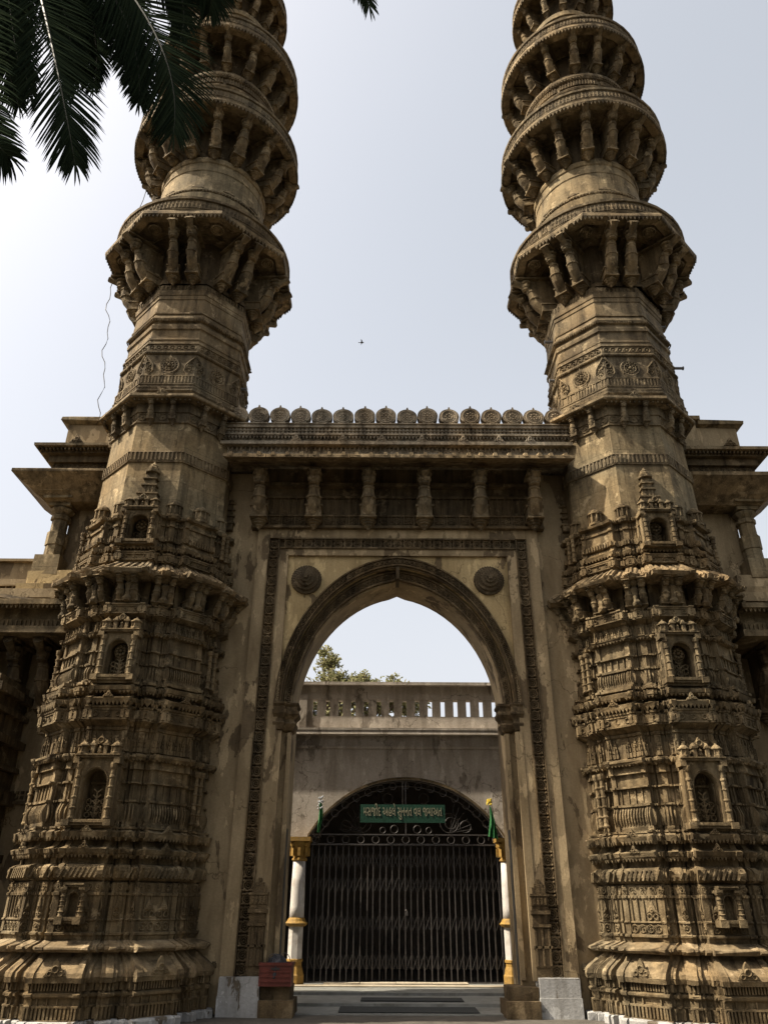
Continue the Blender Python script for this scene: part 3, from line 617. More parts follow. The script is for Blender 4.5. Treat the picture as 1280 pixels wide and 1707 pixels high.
# niches
def niche_meshes(wd, ht, mat='stone', oval=False):
    fr = MB(); ow = wd * .92; n = 14
    inner = [(-ow * .62, .0), (-ow * .62, ht * .56)]
    for i in range(1, n): a = math.pi * (1 - i / n); inner.append((ow * .62 * math.cos(a), ht * .56 + ht * .26 * math.sin(a)))
    inner += [(ow * .62, ht * .56), (ow * .62, 0)]
    outer = [(-wd, 0), (-wd, ht * .56)]
    for i in range(1, n):
        t = i / n; outer.append((-wd + 2 * wd * t, ht) if .12 < t < .88 else ((-wd, ht * .85) if t <= .12 else (wd, ht * .85)))
    outer += [(wd, ht * .56), (wd, 0)]
    dp = .15
    fr.loft([[(x, 0, z) for x, z in outer], [(x, -dp, z) for x, z in outer], [(x, -dp, z) for x, z in inner], [(x, .06, z) for x, z in inner]], False)
    if wd < .2: fr.add([(x, -.03, z) for x, z in inner], [tuple(range(len(inner)))])
    mid = [((a[0] * .86 + b[0] * .14), (a[1] * .86 + b[1] * .14)) for a, b in zip(inner, outer)]
    fr.tube([(x, -dp - .004, z) for x, z in mid], .014, 4)
    fr.box(-wd * 1.06, wd * 1.06, -dp - .06, 0, -.05, .0); fr.box(-wd * 1.02, wd * 1.02, -dp - .03, 0, -.09, -.05)
    fr.box(-wd * 1.10, wd * 1.10, -dp - .06, 0, ht, ht + .03); fr.box(-wd * 1.06, wd * 1.06, -dp - .09, 0, ht + .03, ht + .055)
    for sx in (-1, 1):
        fr.box(sx * wd * .95 - .07, sx * wd * .95 + .05, -dp - .09, 0, -.10, -.004); fr.box(sx * wd * .95 - .055, sx * wd * .95 + .045, -dp - .08, 0, ht * .9, ht - .002)
    co = MB(); pr = [(.055, 0), (.06, .02 * ht), (.045, .05 * ht), (.045, .16 * ht), (.06, .17 * ht), (.06, .19 * ht), (.04, .20 * ht), (.04, .33 * ht), (.055, .34 * ht), (.055, .36 * ht), (.036, .37 * ht), (.036, .50 * ht), (.05, .51 * ht), (.05, .53 * ht), (.034, .54 * ht), (.034, .66 * ht), (.05, .67 * ht), (.05, .70 * ht), (.036, .71 * ht), (.036, .80 * ht), (.055, .83 * ht), (.065, .88 * ht), (.065, .92 * ht)]
    co.lathe(pr, 8)
    ro = MB(); ro.dome(0, -.05, 0, .035, .04, 7)
    for a in range(8): t = a * math.pi / 4; ro.dome(.075 * math.cos(t), -.03, .075 * math.sin(t), .036, .035, 6)
    ro.ringxz(.12, .016, 14, 4, (0, -.01, 0))
    tr = MB(); r2 = random.Random(int(ht * 100))
    for i in range(3):
        for j in (-1, 0, 1): tr.ringxz(.042, .012, 8, 4, (j * ow * .38, -.02, .06 + i * .085 * ht / .8))
    tr.box(-.012, .012, -.035, .02, 0, ht * .42)
    for i in range(5):
        for sx in (-1, 1): tr.box(0, .09, -.03, .01, -.01, .01, Matrix.Translation((0, 0, .05 + i * .075 * ht / .8)) @ Matrix.Rotation(-.7 if sx > 0 else math.pi + .7, 4, 'Y'))
    cr = MB(); h = .22
    for sx in (-1, 1):
        cr.lathe([(.10, 0), (.10, .03), (.075, .04), (.075, .12), (.11, .125), (.11, .145), (.085, .15), (.06, .185), (.02, .21), (.015, .235)], 8, (sx * wd * .78, -.10, 0))
        for a in range(8): cr.box(-.009, .009, -.09, -.07, .04, .12, Matrix.Translation((sx * wd * .78, -.10, 0)) @ Matrix.Rotation(a * math.pi / 4, 4, 'Z'))
        cr.box(sx * wd * .30 - .03, sx * wd * .30 + .03, -.16, 0, 0, .14); cr.box(sx * wd * .30 - .05, sx * wd * .30 + .05, -.18, 0, .14, .17); cr.lathe([(.05, .17), (.04, .2), (.015, .235)], 6, (sx * wd * .30, -.12, 0))
    cr.prism([(-wd * .4, .17), (wd * .4, .17), (wd * .3, .24), (wd * .12, .27), (0, .34), (-wd * .12, .27), (-wd * .3, .24)], -.12, 0)
    cr.ringxz(.045, .016, 9, 4, (0, -.125, .235)); cr.lathe([(.04, 0), (.05, .04), (.03, .08), (.035, .11), (.015, .14)], 6, (0, -.10, 0))
    for m_ in (fr, co, cr): m_.jitter(.003)
    return {k: v.mesh(nm, mat) for k, v, nm in (('fr', fr, 'niche'), ('co', co, 'colonnette'), ('ro', ro, 'rosette'), ('tr', tr, 'tracery'), ('cr', cr, 'crest'))}
def add_niche(ms, wd, ht, z, o, ks, rosz=None):
    kids = [('colonnette', ms['co'], (sx * wd * .80, -.17, 0)) for sx in (-1, 1)] + [('tracery', ms['tr'], (0, .10, .03)), ('crest', ms['cr'], (0, -.05, ht + .056))]
    if rosz: kids.append(('rosette', ms['ro'], (0, .08, rosz)))
    for k in ks:
        ph = k * math.pi / 4; r_ = AP + o
        PARTS.append(('niche', ms['fr'], (r_ * math.sin(ph), -r_ * math.cos(ph), z), ph, 0, None, kids))
n3 = niche_meshes(.36, .98); n2 = niche_meshes(.34, .80); n1 = niche_meshes(.33, .66)
add_niche(n3, .36, .98, 2.86, -.04, (0,)); add_niche(n2, .34, .80, 5.28, -.06, (0,), .50); add_niche(n1, .33, .66, 7.96, -.05, (0,), .42)
for ms_, z_ in ((n3, 2.86), (n2, 5.28), (n1, 7.96)):
    for kk in (-1.5, 1.5):
        for e_ in (-.045, .045):
            ph = kk * math.pi / 4 + e_; r_ = AP + (.03 if abs(kk) > 1 else -.03); PT('colonnette', ms_['co'], None, loc=(r_ * math.sin(ph), -r_ * math.cos(ph), z_), rz=ph)
n4 = niche_meshes(.15, .42)
for k in (0,):
    ph = k * math.pi / 4; r_ = AP + .03
    PARTS.append(('niche', n4['fr'], (r_ * math.sin(ph), -r_ * math.cos(ph), 1.44), ph, 0, None, [('colonnette', n4['co'], (sx * .15, -.16, 0)) for sx in (-1, 1)]))
af = antefix(.17, .24).mesh('antefix', 'stone'); af2 = antefix(.10, .13).mesh('antefix', 'stone')
for k in range(-2, 3):
    ph = k * math.pi / 4
    for z, o, me in ((.66, .37, af), (2.68, .10, af2), (4.87, .15, af2), (2.42, .09, af2)):
        r_ = AP + o; PT('antefix', me, None, loc=(r_ * math.sin(ph), -r_ * math.cos(ph), z), rz=ph)
# turrets round the foot of the drum, pinnacle over the top niche
tu = MB(); tu.lathe([(.17, 0), (.17, .05), (.13, .06), (.13, .24), (.18, .25), (.18, .29), (.14, .30), (.12, .35), (.06, .40), (.02, .43)], 10)
for a in range(10): tu.box(-.014, .014, -.165, -.12, .06, .24, Matrix.Rotation(a * .6283, 4, 'Z'))
tum = tu.jitter(.004).mesh('turret', 'stone')
for k in range(-5, 6):
    if k == 0 or k in (-4, 4): continue
    ph = k * math.pi / 8; r_ = AP - .20 + (.05 if k % 2 == 0 else 0); PT('turret', tum, None, loc=(r_ * math.sin(ph), -r_ * math.cos(ph), 8.63), rz=ph)
pn = MB()
for z0, z1, hw, dp in ((0, .16, .20, .16), (.16, .19, .22, .19), (.19, .36, .13, .13), (.36, .40, .16, .17), (.40, .52, .11, .12), (.52, .55, .15, .16), (.55, .68, .10, .11)): pn.box(-hw, hw, -dp, .05, z0, z1 - .002)
for sx in (-.075, 0, .075): pn.box(sx - .015, sx + .015, -.145, -.12, .2, .36)
pn.lathe([(.15, .68), (.16, .72), (.11, .74), (.12, .79), (.08, .83), (.085, .86), (.03, .91), (.012, .96)], 8, (0, -.06, 0))
pnm = pn.jitter(.004).mesh('pinnacle', 'stone')
for k in (-2, 0, 2): ph = k * math.pi / 4; r_ = AP - .24; PT('pinnacle', pnm, None, loc=(r_ * math.sin(ph), -r_ * math.cos(ph), 8.92), rz=ph)

# drum
PT('drum', course([(8.6, 1.49), (9.80, 1.465)], octa), 'drum', 0)
PT('drum_band', course([(9.80, 1.465), (9.80, 1.50), (9.83, 1.515), (9.84, 1.49), (10.0, 1.49), (10.01, 1.515), (10.03, 1.50), (10.03, 1.455)], octa).jitter(.003), 'shaft', 0)
PT('drum', course([(10.03, 1.455), (10.80, 1.435)], octa), 'drum', 0)
m = MB(); place(m, octa(1.49), .085, 9.84, bar(.16, .025, .42)); PT('band_bars', m, 'shaft', 0, 'stuff')
PT('frieze', course([(10.78, 1.43), (10.79, 1.48), (10.82, 1.48), (10.83, 1.455), (11.05, 1.455), (11.06, 1.49), (11.12, 1.49), (11.3, 1.49)], octa).jitter(.003), 'shaft', 0)
m = MB(); place(m, octa(1.455), .22, 10.84, roundel(.10)); PT('frieze_roundels', m, 'shaft', 0, 'stuff')
def eave8(r0, r1, zb, th, rise): return course([(zb, r0), (zb - .02, r1 - .02), (zb, r1), (zb + th, r1), (zb + th + .01, r1 - .03), (zb + th + rise, r0 + .05)], octa)
PT('ring_eave', eave8(1.45, 1.80, 11.31, .06, .16).jitter(.004), 'eave', 0)
m = MB(); place(m, octa(1.70), .10, 11.30, lambda m_, M_, sp: m_.box(-.018, .018, -.018, .018, -.06, 0, M_)); PT('pendant_beads', m, 'shaft', 0, 'stuff')
bs = bracket_mesh('bracket', .24, .52, .115, 'shaft', .12)
for k in range(-4, 5):
    for s_ in (-1, 1):
        ph = k * math.pi / 4; r_ = 1.435 * math.cos(math.pi / 8) + .015; u = .24 * s_
        PT('bracket', bs, None, stage=0, loc=(r_ * math.sin(ph) + u * math.cos(ph), -r_ * math.cos(ph) + u * math.sin(ph), 10.80), rz=ph)
# shaft above the ring eave
PT('shaft_frieze', course([(11.48, 1.50), (11.56, 1.58), (11.58, 1.60), (11.66, 1.60), (11.67, 1.57), (11.74, 1.56), (11.75, 1.58), (11.78, 1.58), (11.79, 1.545), (11.98, 1.54), (11.985, 1.56), (12.01, 1.56), (12.015, 1.52), (12.62, 1.49), (12.63, 1.53), (12.66, 1.55), (12.70, 1.55), (12.71, 1.51), (12.90, 1.50), (12.91, 1.53), (12.96, 1.53), (12.97, 1.485), (13.03, 1.48)], octa).jitter(.004), 'shaft', 1)
PT('shaft_moulding', course([(13.03, 1.48), (13.05, 1.50), (13.10, 1.50), (13.11, 1.465), (13.34, 1.46), (13.36, 1.475), (13.37, 1.50), (13.46, 1.51), (13.50, 1.49), (13.52, 1.455), (13.58, 1.45), (13.60, 1.51), (13.66, 1.53), (13.70, 1.53), (13.72, 1.48), (13.80, 1.445), (13.84, 1.44), (13.85, 1.47), (13.89, 1.47), (13.90, 1.44), (14.0, 1.435), (14.30, 1.42), (14.31, 1.44), (14.42, 1.44), (14.43, 1.46), (14.52, 1.47), (14.56, 1.48), (14.58, 1.43), (14.75, 1.42)], octa).jitter(.004), 'shaft', 1)
m = MB(); place(m, octa(1.545), .075, 11.80, bar(.17, .02, .42)); place(m, octa(1.58), .07, 11.66, tooth(.05)); place(m, octa(1.53), .06, 13.62, tooth(.04)); place(m, octa(1.42), .09, 14.6, bar(.13, .03, .4)); place(m, octa(1.53), .05, 12.655, tooth(.03)); PT('fringe', m, 'shaft', 1, 'stuff')
rd = MB(); rd.ringxz(.07, .014, 10, 4, (0, -.01, 0)); rd.dome(0, 0, 0, .03, .03, 6); rdm = rd.mesh('roundel', 'shaft')
for k in range(-3, 4):
    ph = k * math.pi / 4; r_ = 1.505 * math.cos(math.pi / 8)
    for i in range(7):
        u = (i - 3) * .155; PT('roundel', rdm, None, stage=1, loc=(r_ * math.sin(ph) + u * math.cos(ph), -r_ * math.cos(ph) + u * math.sin(ph), 12.80), rz=ph)
md = MB(); md.ringxz(.20, .03, 18, 5, (0, -.01, .25)); md.ringxz(.135, .022, 16, 4, (0, -.02, .25)); md.dome(0, -.02, .25, .045, .05, 7)
for a in range(8): t = a * .7854; md.dome(.085 * math.cos(t), -.01, .25 + .085 * math.sin(t), .035, .03, 5)
for a in range(16): t = a * .3927; md.dome(.168 * math.cos(t), -.015, .25 + .168 * math.sin(t), .024, .025, 5)
md.prism([(-.06, .44), (.06, .44), (.02, .50), (0, .56), (-.02, .50)], -.03, .02); md.prism([(-.1, 0), (.1, 0), (.14, .08), (-.14, .08)], -.03, .02)
mdm = md.jitter(.003).mesh('medallion', 'shaft')
pa = MB()
for sx in (-1, 1):
    M_ = Matrix.Rotation(sx * math.pi / 8, 4, 'Z') @ Matrix.Translation((sx * .115, 0, 0))
    pa.ringxz(.085, .024, 10, 4, (0, -.0, .14), M_); pa.ringxz(.06, .02, 9, 4, (-sx * .03, -.01, .30), M_); pa.ringxz(.035, .016, 8, 4, (-sx * .05, 0, .40), M_)
    pa.tube([tuple(M_ @ Vector(v)) for v in ((sx * .02, -.02, .0), (sx * .105, -.03, .12), (sx * .085, -.03, .28), (-sx * .02, -.03, .42), (-sx * .10, -.02, .53))], .022, 5)
    for a in range(6): q = MB(); q.dome(.05 * math.cos(a), -.01, .15 + .05 * math.sin(a), .022, .03, 5); pa.add(q.v, q.f, M_)
pam = pa.jitter(.003).mesh('leaf_ornament', 'shaft')
qf = MB()
for a in range(4): t = a * 1.5708; qf.dome(.035 * math.cos(t), -.012, .035 * math.sin(t), .035, .02, 6)
for k in range(-3, 4):
    ph = k * math.pi / 4; r_ = 1.505 * math.cos(math.pi / 8) + .005
    PT('medallion', mdm, None, stage=1, loc=(r_ * math.sin(ph), -r_ * math.cos(ph), 12.04), rz=ph)
    p2 = ph + math.pi / 8; r2 = 1.505
    PT('leaf_ornament', pam, None, stage=1, loc=(r2 * math.sin(p2), -r2 * math.cos(p2), 12.04), rz=p2)
af3 = antefix(.13, .15).mesh('antefix', 'shaft')
for k in range(-3, 4):
    ph = k * math.pi / 4; r_ = 1.76 * math.cos(math.pi / 8); PT('antefix', af3, None, stage=0, loc=(r_ * math.sin(ph), -r_ * math.cos(ph), 11.37), rz=ph)
# balconies
def rnd_poly(n): return lambda r: octa(r, n)
def balcony(zs, slab_r, sides, r_in0, r_in1, zb, par_h, par_r, nb, bw, stage=2, paired=False):
    """zb = foot of the brackets, zs = underside of the slab"""
    pf = rnd_poly(sides); cf = rnd_poly(48)
    PT('bracket_core', course([(zb - .02, r_in0), (zb + .10, r_in0 - .02), (zb + .12, r_in0 - .12), (zs + .18, r_in0 - .12)], rnd_poly(8 if sides == 8 else 32)), 'dark', stage)
    PT('balcony_slab', course([(zs + .16, r_in0 - .12), (zs + .15, slab_r - .34), (zs + .01, slab_r - .26), (zs, slab_r - .10), (zs + .03, slab_r - .04), (zs + .05, slab_r), (zs + .13, slab_r), (zs + .14, slab_r - .03), (zs + .19, slab_r - .05), (zs + .20, par_r - .25)], pf).jitter(.006), 'eave', stage)
    m = MB(); place(m, pf(slab_r - .03), .10, zs + .045, tooth(.10, .025), .02, 2); PT('fringe', m, 'shaft', stage, 'stuff')
    z1 = zs + .20
    PT('balcony_parapet', course([(z1, par_r - .02), (z1 + .05, par_r), (z1 + .06, par_r - .04), (z1 + par_h - .10, par_r - .05), (z1 + par_h - .09, par_r), (z1 + par_h - .02, par_r + .01), (z1 + par_h, par_r - .03), (z1 + par_h, par_r - .16), (z1, par_r - .16)], cf).jitter(.004), 'shaft', stage)
    m = MB(); place(m, cf(par_r - .045), .10, z1 + .07, shikhara(par_h - .20), .02, 2); PT('parapet_relief', m, 'shaft', stage, 'stuff')
    hgt = zs - zb
    bmz = bracket_mesh('bracket', slab_r - r_in0 - .14, hgt + .10, bw, 'stone', .20)  # darker stone than the shaft puts the shade under the balcony into the colour
    for k in range(nb):
        if paired:
            ph = (k // 2) * math.pi / 4; rr = r_in0 * math.cos(math.pi / 8); u = (.24 if k % 2 else -.24)
            loc = (rr * math.sin(ph) + u * math.cos(ph), -rr * math.cos(ph) + u * math.sin(ph), zb)
        else:
            ph = 2 * math.pi * (k + .5) / nb; loc = (r_in0 * math.sin(ph), -r_in0 * math.cos(ph), zb)
        PT('bracket', bmz, None, stage=stage, loc=loc, rz=ph)
balcony(15.92, 2.47, 8, 1.44, 1.44, 14.80, .46, 2.27, 16, .24, paired=True)
balcony(20.06, 2.34, 48, 1.38, 1.38, 19.02, .46, 2.30, 16, .25)
balcony(23.68, 2.19, 48, 1.34, 1.34, 22.80, .42, 2.14, 15, .22)
balcony(27.2, 1.66, 48, .98, .98, 26.4, .40, 1.62, 13, .17)
ro = MB()
for a in (.15, .09, .035):
    ro.ringxz(a, .025, 12, 4, (0, 0, 0))
rom = ro.mesh('soffit_rosette', 'shaft')
for k in range(8):
    ph = (k + .5) * math.pi / 4; PARTS.append(('soffit_rosette', rom, (1.98 * math.sin(ph), -1.98 * math.cos(ph), 15.90), ph, 2, 'flat', ()))
cyl = rnd_poly(40)
PT('round_shaft', course([(16.0, 1.60), (17.2, 1.58), (17.25, 1.62), (17.45, 1.63), (17.5, 1.56), (17.6, 1.52), (17.62, 1.55), (17.7, 1.55), (17.72, 1.47), (17.85, 1.45), (18.45, 1.42), (18.47, 1.40), (18.50, 1.40), (18.52, 1.42), (18.80, 1.40), (18.82, 1.43), (18.90, 1.45), (18.98, 1.43), (19.02, 1.38)], cyl).jitter(.003), 'drum', 2)
m = MB(); place(m, cyl(1.55), .08, 17.62, tooth(.05), .02, 2)
for k in range(12):
    ph = k * math.pi / 6; m.prism([(-.16, 0), (.16, 0), (0, .09)], -.05, .02, Matrix.Rotation(ph, 4, 'Z') @ Matrix.Translation((0, -1.50, 17.72)))
PT('fringe', m, 'shaft', 2, 'stuff')
PT('round_shaft', course([(20.2, 1.46), (21.7, 1.44), (21.72, 1.50), (21.80, 1.58), (21.86, 1.60), (21.92, 1.56), (22.0, 1.50), (22.3, 1.46), (22.32, 1.52), (22.40, 1.56), (22.48, 1.56), (22.55, 1.48), (22.75, 1.40), (22.80, 1.34)], cyl).jitter(.003), 'shaft', 2)
m = MB(); place(m, cyl(1.50), .09, 22.02, shikhara(.26), .02, 2); place(m, cyl(1.56), .08, 22.33, tooth(.05), .02, 2); PT('carved_ring', m, 'shaft', 2, 'stuff')
PT('round_shaft', course([(23.8, 1.30), (24.6, 1.24), (24.62, 1.28), (24.72, 1.28), (24.74, 1.20), (25.2, 1.16), (25.22, 1.22), (25.3, 1.22), (25.32, 1.12), (26.0, 1.05), (26.02, 1.10), (26.2, 1.10), (26.4, .98)], cyl).jitter(.003), 'drum', 2)
m = MB(); place(m, cyl(1.22), .17, 24.80, roundel(.07), .02, 2); place(m, cyl(1.14), .15, 25.4, shikhara(.3), .02, 2); place(m, cyl(1.18), .12, 25.02, roundel(.05), .02, 2); PT('carved_ring', m, 'shaft', 2, 'stuff')
PT('cap', course([(27.2, .95), (29.0, .85), (29.2, 1.0), (29.4, .95), (30.2, .62), (30.8, .2), (31.3, .05)], cyl, True), 'shaft', 2)

ZT = [(9.0, 0), (10.0, .16), (11.3, .14), (14.7, .20), (15.9, .36), (20.0, .48), (23.7, .46), (27.2, .75), (40, .75)]
def zmap(z):
    if z <= ZT[0][0]: return z
    for (a, da), (b, db) in zip(ZT[:-1], ZT[1:]):
        if z <= b: return z + da + (db - da) * (z - a) / (b - a)
    return z + ZT[-1][1]
for k, (name, me, loc, rz, stage, kind, kids) in enumerate(PARTS):
    if loc[2] == 0:
        for v in me.vertices: v.co.z = zmap(v.co.z)
    else: PARTS[k] = (name, me, (loc[0], loc[1], zmap(loc[2])), rz, stage, kind, kids)
def minaret(x, y, shifts, lean, label, wear):
    root = thing('minaret', label, 'minaret', (x, y, 0), 'carved minarets flanking the gateway')
    rr = random.Random(int(x * 100)); own = {}
    for name, me, loc, rz, stage, kind, kids in PARTS:
        zc_ = loc[2] if loc[2] else sum(v.co.z for v in me.vertices) / max(1, len(me.vertices))
        sx = shifts[stage] + lean * max(0, zc_ - 18) / 9
        if wear and loc[2] == 0:                 # every course is worn in its own way
            if me.name not in own:
                own[me.name] = me.copy()
                for v in own[me.name].vertices: v.co.x += rr.uniform(-.004, .004); v.co.y += rr.uniform(-.004, .004); v.co.z += rr.uniform(-.004, .004)
            me = own[me.name]
        o = obj(name, me, root, (loc[0] + sx, loc[1], loc[2]), rz)
        if name in ('bracket', 'turret', 'antefix', 'medallion', 'leaf_ornament', 'pinnacle'):
            o.rotation_euler[2] += rr.uniform(-.05, .05); o.rotation_euler[1] += rr.uniform(-.03, .03); o.scale = (rr.uniform(.92, 1.07), rr.uniform(.95, 1.02), rr.uniform(.97, 1.0) if name == 'bracket' else rr.uniform(.92, 1.04))
        if kind == 'stuff': o['kind'] = 'stuff'
        if kind == 'flat': o.rotation_euler = (R(90), 0, rz)
        for cn, cm, cl in kids: obj(cn, cm, o, cl)
    return root
LX, RX, TY = -5.06, 5.22, 15.2
minaret(LX, TY, (0, -.02, -.02), -.14, 'tall carved sandstone minaret on the left, its top balconies behind palm fronds', False)
minaret(RX, TY, (0, .10, .22), .22, 'tall carved sandstone minaret on the right with clear sky all round its balconies', True)
# pipe stubs left in the masonry
for (x, z, d, lb) in ((6.72, 14.7, 1, 'short grey pipe stub just under the right minaret balcony, outer side'), (6.95, 13.4, 1, 'short grey pipe stub low on the outer side of right minaret shaft'), (3.95, 13.0, -1, 'short grey pipe stub low on the inner side of right minaret shaft'), (3.95, 14.2, -1, 'short grey pipe stub under right minaret balcony, inner side'), (-3.72, 12.7, 1, 'short grey pipe stub on the inner side of the left minaret')):
    m = MB(); m.tube([(-d * .35, 0, 0), (d * .16, 0, .0)], .035, 8); m.tube([(d * .15, 0, 0), (d * .17, 0, .0)], .05, 8)
    o = m.build('pipe_stub', 'pipe'); o.location = (x, 15.0, z); tag(o, lb, 'pipe', 'pipe stubs in the minarets')

# ------------------------------------------------------------------ wings beside the minarets
def wing(s, label):
    root = thing('mosque_wing', label, 'wing', (s * 7.6, 15.6, 0))
    W = (-s * 7.6, -15.6, 0)
    def B(mb, name, mat='plaster'):
        o = mb.build(name, mat, root); o.location = W; return o
    def bx(m, a, b, *r): m.box(*sorted((s * a, s * b)), *r)
    m = MB(); bx(m, 4.2, 14, 15.9, 16.5, -.05, 8.1); B(m, 'wall')
    m = MB(); bx(m, 4.2, 7.5, 15.8, 16.5, 7.75, 11.0); bx(m, 4.2, 7.0, 15.7, 16.55, 11.0, 12.3); bx(m, 6.4, 8.0, 15.75, 16.55, 11.0, 12.15); B(m, 'tower_wall')
    m = MB(); bx(m, 4.2, 7.1, 15.6, 16.62, 12.3, 12.42)
    x0, x1 = sorted((s * 7.1, s * 8.1)); m.loft([[(x0 + e, 15.68 + e, z), (x1 - e, 15.68 + e, z), (x1 - e, 16.6 - e, z), (x0 + e, 16.6 - e, z)] for z, e in ((12.15, .05), (12.2, -.06), (12.3, -.06), (12.42, .12))], True, True, True); B(m.jitter(.012), 'coping', 'drum')
    # small upper eave on a bracketed cornice
    def eave(x0_, x1_, yb, y0_, z0_, th, rise, name, mat='eave'):
        a0, a1 = s * x0_, s * x1_; m = MB(); yb_ = 16.3
        r0 = [(a0, y0_, z0_), (a1, y0_, z0_), (a1, yb_, z0_), (a0, yb_, z0_)]; r1 = [(x, y, z0_ + th) for x, y, _ in r0]
        k = .55
        r2 = [(a0, y0_ + k, z0_ + th + rise), (a1 - s * k, y0_ + k, z0_ + th + rise), (a1 - s * k, yb_, z0_ + th + rise), (a0, yb_, z0_ + th + rise)]
        m.loft([r0, r1, r2], True, True, True); return B(m.jitter(.008), name, mat)
    eave(6.0, 8.32, 16.3, 14.95, 11.05, .07, .15, 'upper_eave')
    m = MB(); bx(m, 6.0, 7.95, 15.35, 16.0, 10.62, 10.78); bx(m, 6.0, 8.05, 15.25, 16.0, 10.78, 10.95); bx(m, 6.0, 8.2, 15.12, 16.0, 10.95, 11.05); B(m, 'cornice', 'dark')
    m = MB()
    for i in range(14): m.ringxz(.05, .014, 8, 4, (s * (6.3 + i * .125), 15.34, 10.70))
    for i in range(24): m.box(s * (6.2 + i * .088) - .018, s * (6.2 + i * .088) + .018, 15.02, 15.1, 10.98, 11.05)
    B(m, 'cornice_carving', 'dark')['kind'] = 'stuff'
    me = antefix(.16, .22).mesh('antefix', 'dark')
    obj('antefix', me, root, (s * 7.35 + W[0], 14.98 + W[1], 11.13)); pass
    # big sloping eave over the corner column
    m = MB(); a0, a1 = s * 6.0, s * 8.55
    m.loft([[(a0, 14.72, 10.22), (a1, 14.72, 10.22), (a1, 16.6, 10.22), (a0, 16.6, 10.22)], [(a0, 14.72, 10.30), (a1, 14.72, 10.30), (a1, 16.6, 10.30), (a0, 16.6, 10.30)], [(a0, 15.4, 10.64), (s * 7.95, 15.4, 10.64), (s * 7.95, 16.6, 10.64), (a0, 16.6, 10.64)]], True, False, True)
    m.loft([[(a0, 14.73, 10.22), (s * 8.54, 14.73, 10.22), (s * 8.54, 16.6, 10.22), (a0, 16.6, 10.22)], [(a0, 15.35, 9.78), (s * 7.95, 15.35, 9.78), (s * 7.95, 16.6, 9.78), (a0, 16.6, 9.78)]], True, False, True)
    B(m.jitter(.01), 'sloping_eave', 'eave')
    # corner column and its seat panel
    m = MB(); cx_, cy_ = s * 7.62, 15.62
    m.lathe([(.26, 7.9), (.26, 8.42), (.20, 8.46), (.20, 8.75), (.225, 8.76), (.225, 9.08), (.18, 9.1), (.18, 9.38), (.215, 9.4), (.215, 9.5), (.16, 9.52), (.24, 9.6), (.27, 9.66), (.20, 9.72), (.22, 9.8)], 8, (cx_, cy_, 0), ph=math.pi / 8)
    m.box(cx_ - .24, cx_ + .24, cy_ - .24, cy_ + .24, 9.7, 9.82); m.box(cx_ - .33, cx_ + .33, cy_ - .40, cy_ + .3, 9.82, 9.95); m.box(cx_ - .42, cx_ + .42, cy_ - .52, cy_ + .3, 9.95, 10.22)
    m.box(cx_ - .28, cx_ + .28, cy_ - .28, cy_ + .28, 8.0, 8.46)
    B(m.jitter(.006), 'corner_column', 'drum')
    m = MB(); bx(m, 7.0, 7.95, 15.35, 15.5, 7.75, 8.08); bx(m, 4.2, 8.1, 15.25, 15.95, 7.6, 7.75); B(m.jitter(.02), 'seat_panel', 'spandrel' if s < 0 else 'plaster')
    m = MB(); bx(m, 6.6, 8.4, 15.2, 16.2, 7.4, 7.6); B(m, 'seat_slab')
    # low parapet of the wing, running out of view
    m = MB(); bx(m, 8.1, 14, 15.95, 16.4, 8.1, 8.52); bx(m, 8.05, 14, 15.85, 16.5, 8.52, 8.58); bx(m, 7.9, 14, 15.7, 16.0, 7.55, 7.62); B(m, 'low_parapet')
    m = MB()
    for i in range(40):
        for j in range(2): m.box(s * (8.0 + i * .15) - .012, s * (8.0 + i * .15) + .012, 15.80, 15.9, 7.66 + j * .13, 7.76 + j * .13)
    for j in range(3): bx(m, 7.9, 14, 15.79, 15.9, 7.63 + j * .13, 7.66 + j * .13)
    B(m, 'lattice_band', 'stone')['kind'] = 'stuff'
    # lower bracketed window balcony
    m = MB(); bx(m, 6.55, 11, 14.45, 16.0, 6.98, 7.08); bx(m, 6.6, 11, 14.8, 16.0, 6.75, 6.98); bx(m, 6.6, 11, 14.75, 16.0, 6.55, 6.75); bx(m, 6.5, 11, 14.55, 16.0, 6.42, 6.55); B(m.jitter(.012), 'window_balcony', 'stone')
    m = MB()
    for i in range(40): m.box(s * (6.65 + i * .09) - .016, s * (6.65 + i * .09) + .016, 14.72, 14.8, 6.60, 6.72)
    for i in range(40): m.add([(s * (6.62 + i * .09) - .04, 14.5, 6.98), (s * (6.62 + i * .09) + .04, 14.5, 6.98), (s * (6.62 + i * .09), 14.5, 6.9), (s * (6.62 + i * .09), 14.62, 6.95)], [(0, 1, 2), (0, 2, 3), (1, 3, 2)])
    B(m, 'balcony_fringe', 'stone')['kind'] = 'stuff'
    me = bracket_mesh('bracket', 1.0, 1.3, .26, 'dark', .2)
    for xx in (7.15, 7.75, 8.6, 9.6): obj('bracket', me, root, (s * xx + W[0], 15.9 + W[1], 5.1))
    m = MB(); m.box(*sorted((s * 6.3, s * 9.5)), 15.82, 15.95, 3.35, 3.4)
    for i in range(16):
        for j in range(2): m.box(s * (6.4 + i * .1) - .03, s * (6.4 + i * .1) + .03, 15.86, 15.92, 3.45 + j * .09, 3.45 + j * .09 + .05)
    for i in range(16): m.box(s * (6.4 + i * .1) - .02, s * (6.4 + i * .1) + .02, 15.85, 15.92, 5.15, 5.3)
    B(m, 'string_course', 'stone')
    # carved buttress of the next bay
    m = MB(); zz = 0
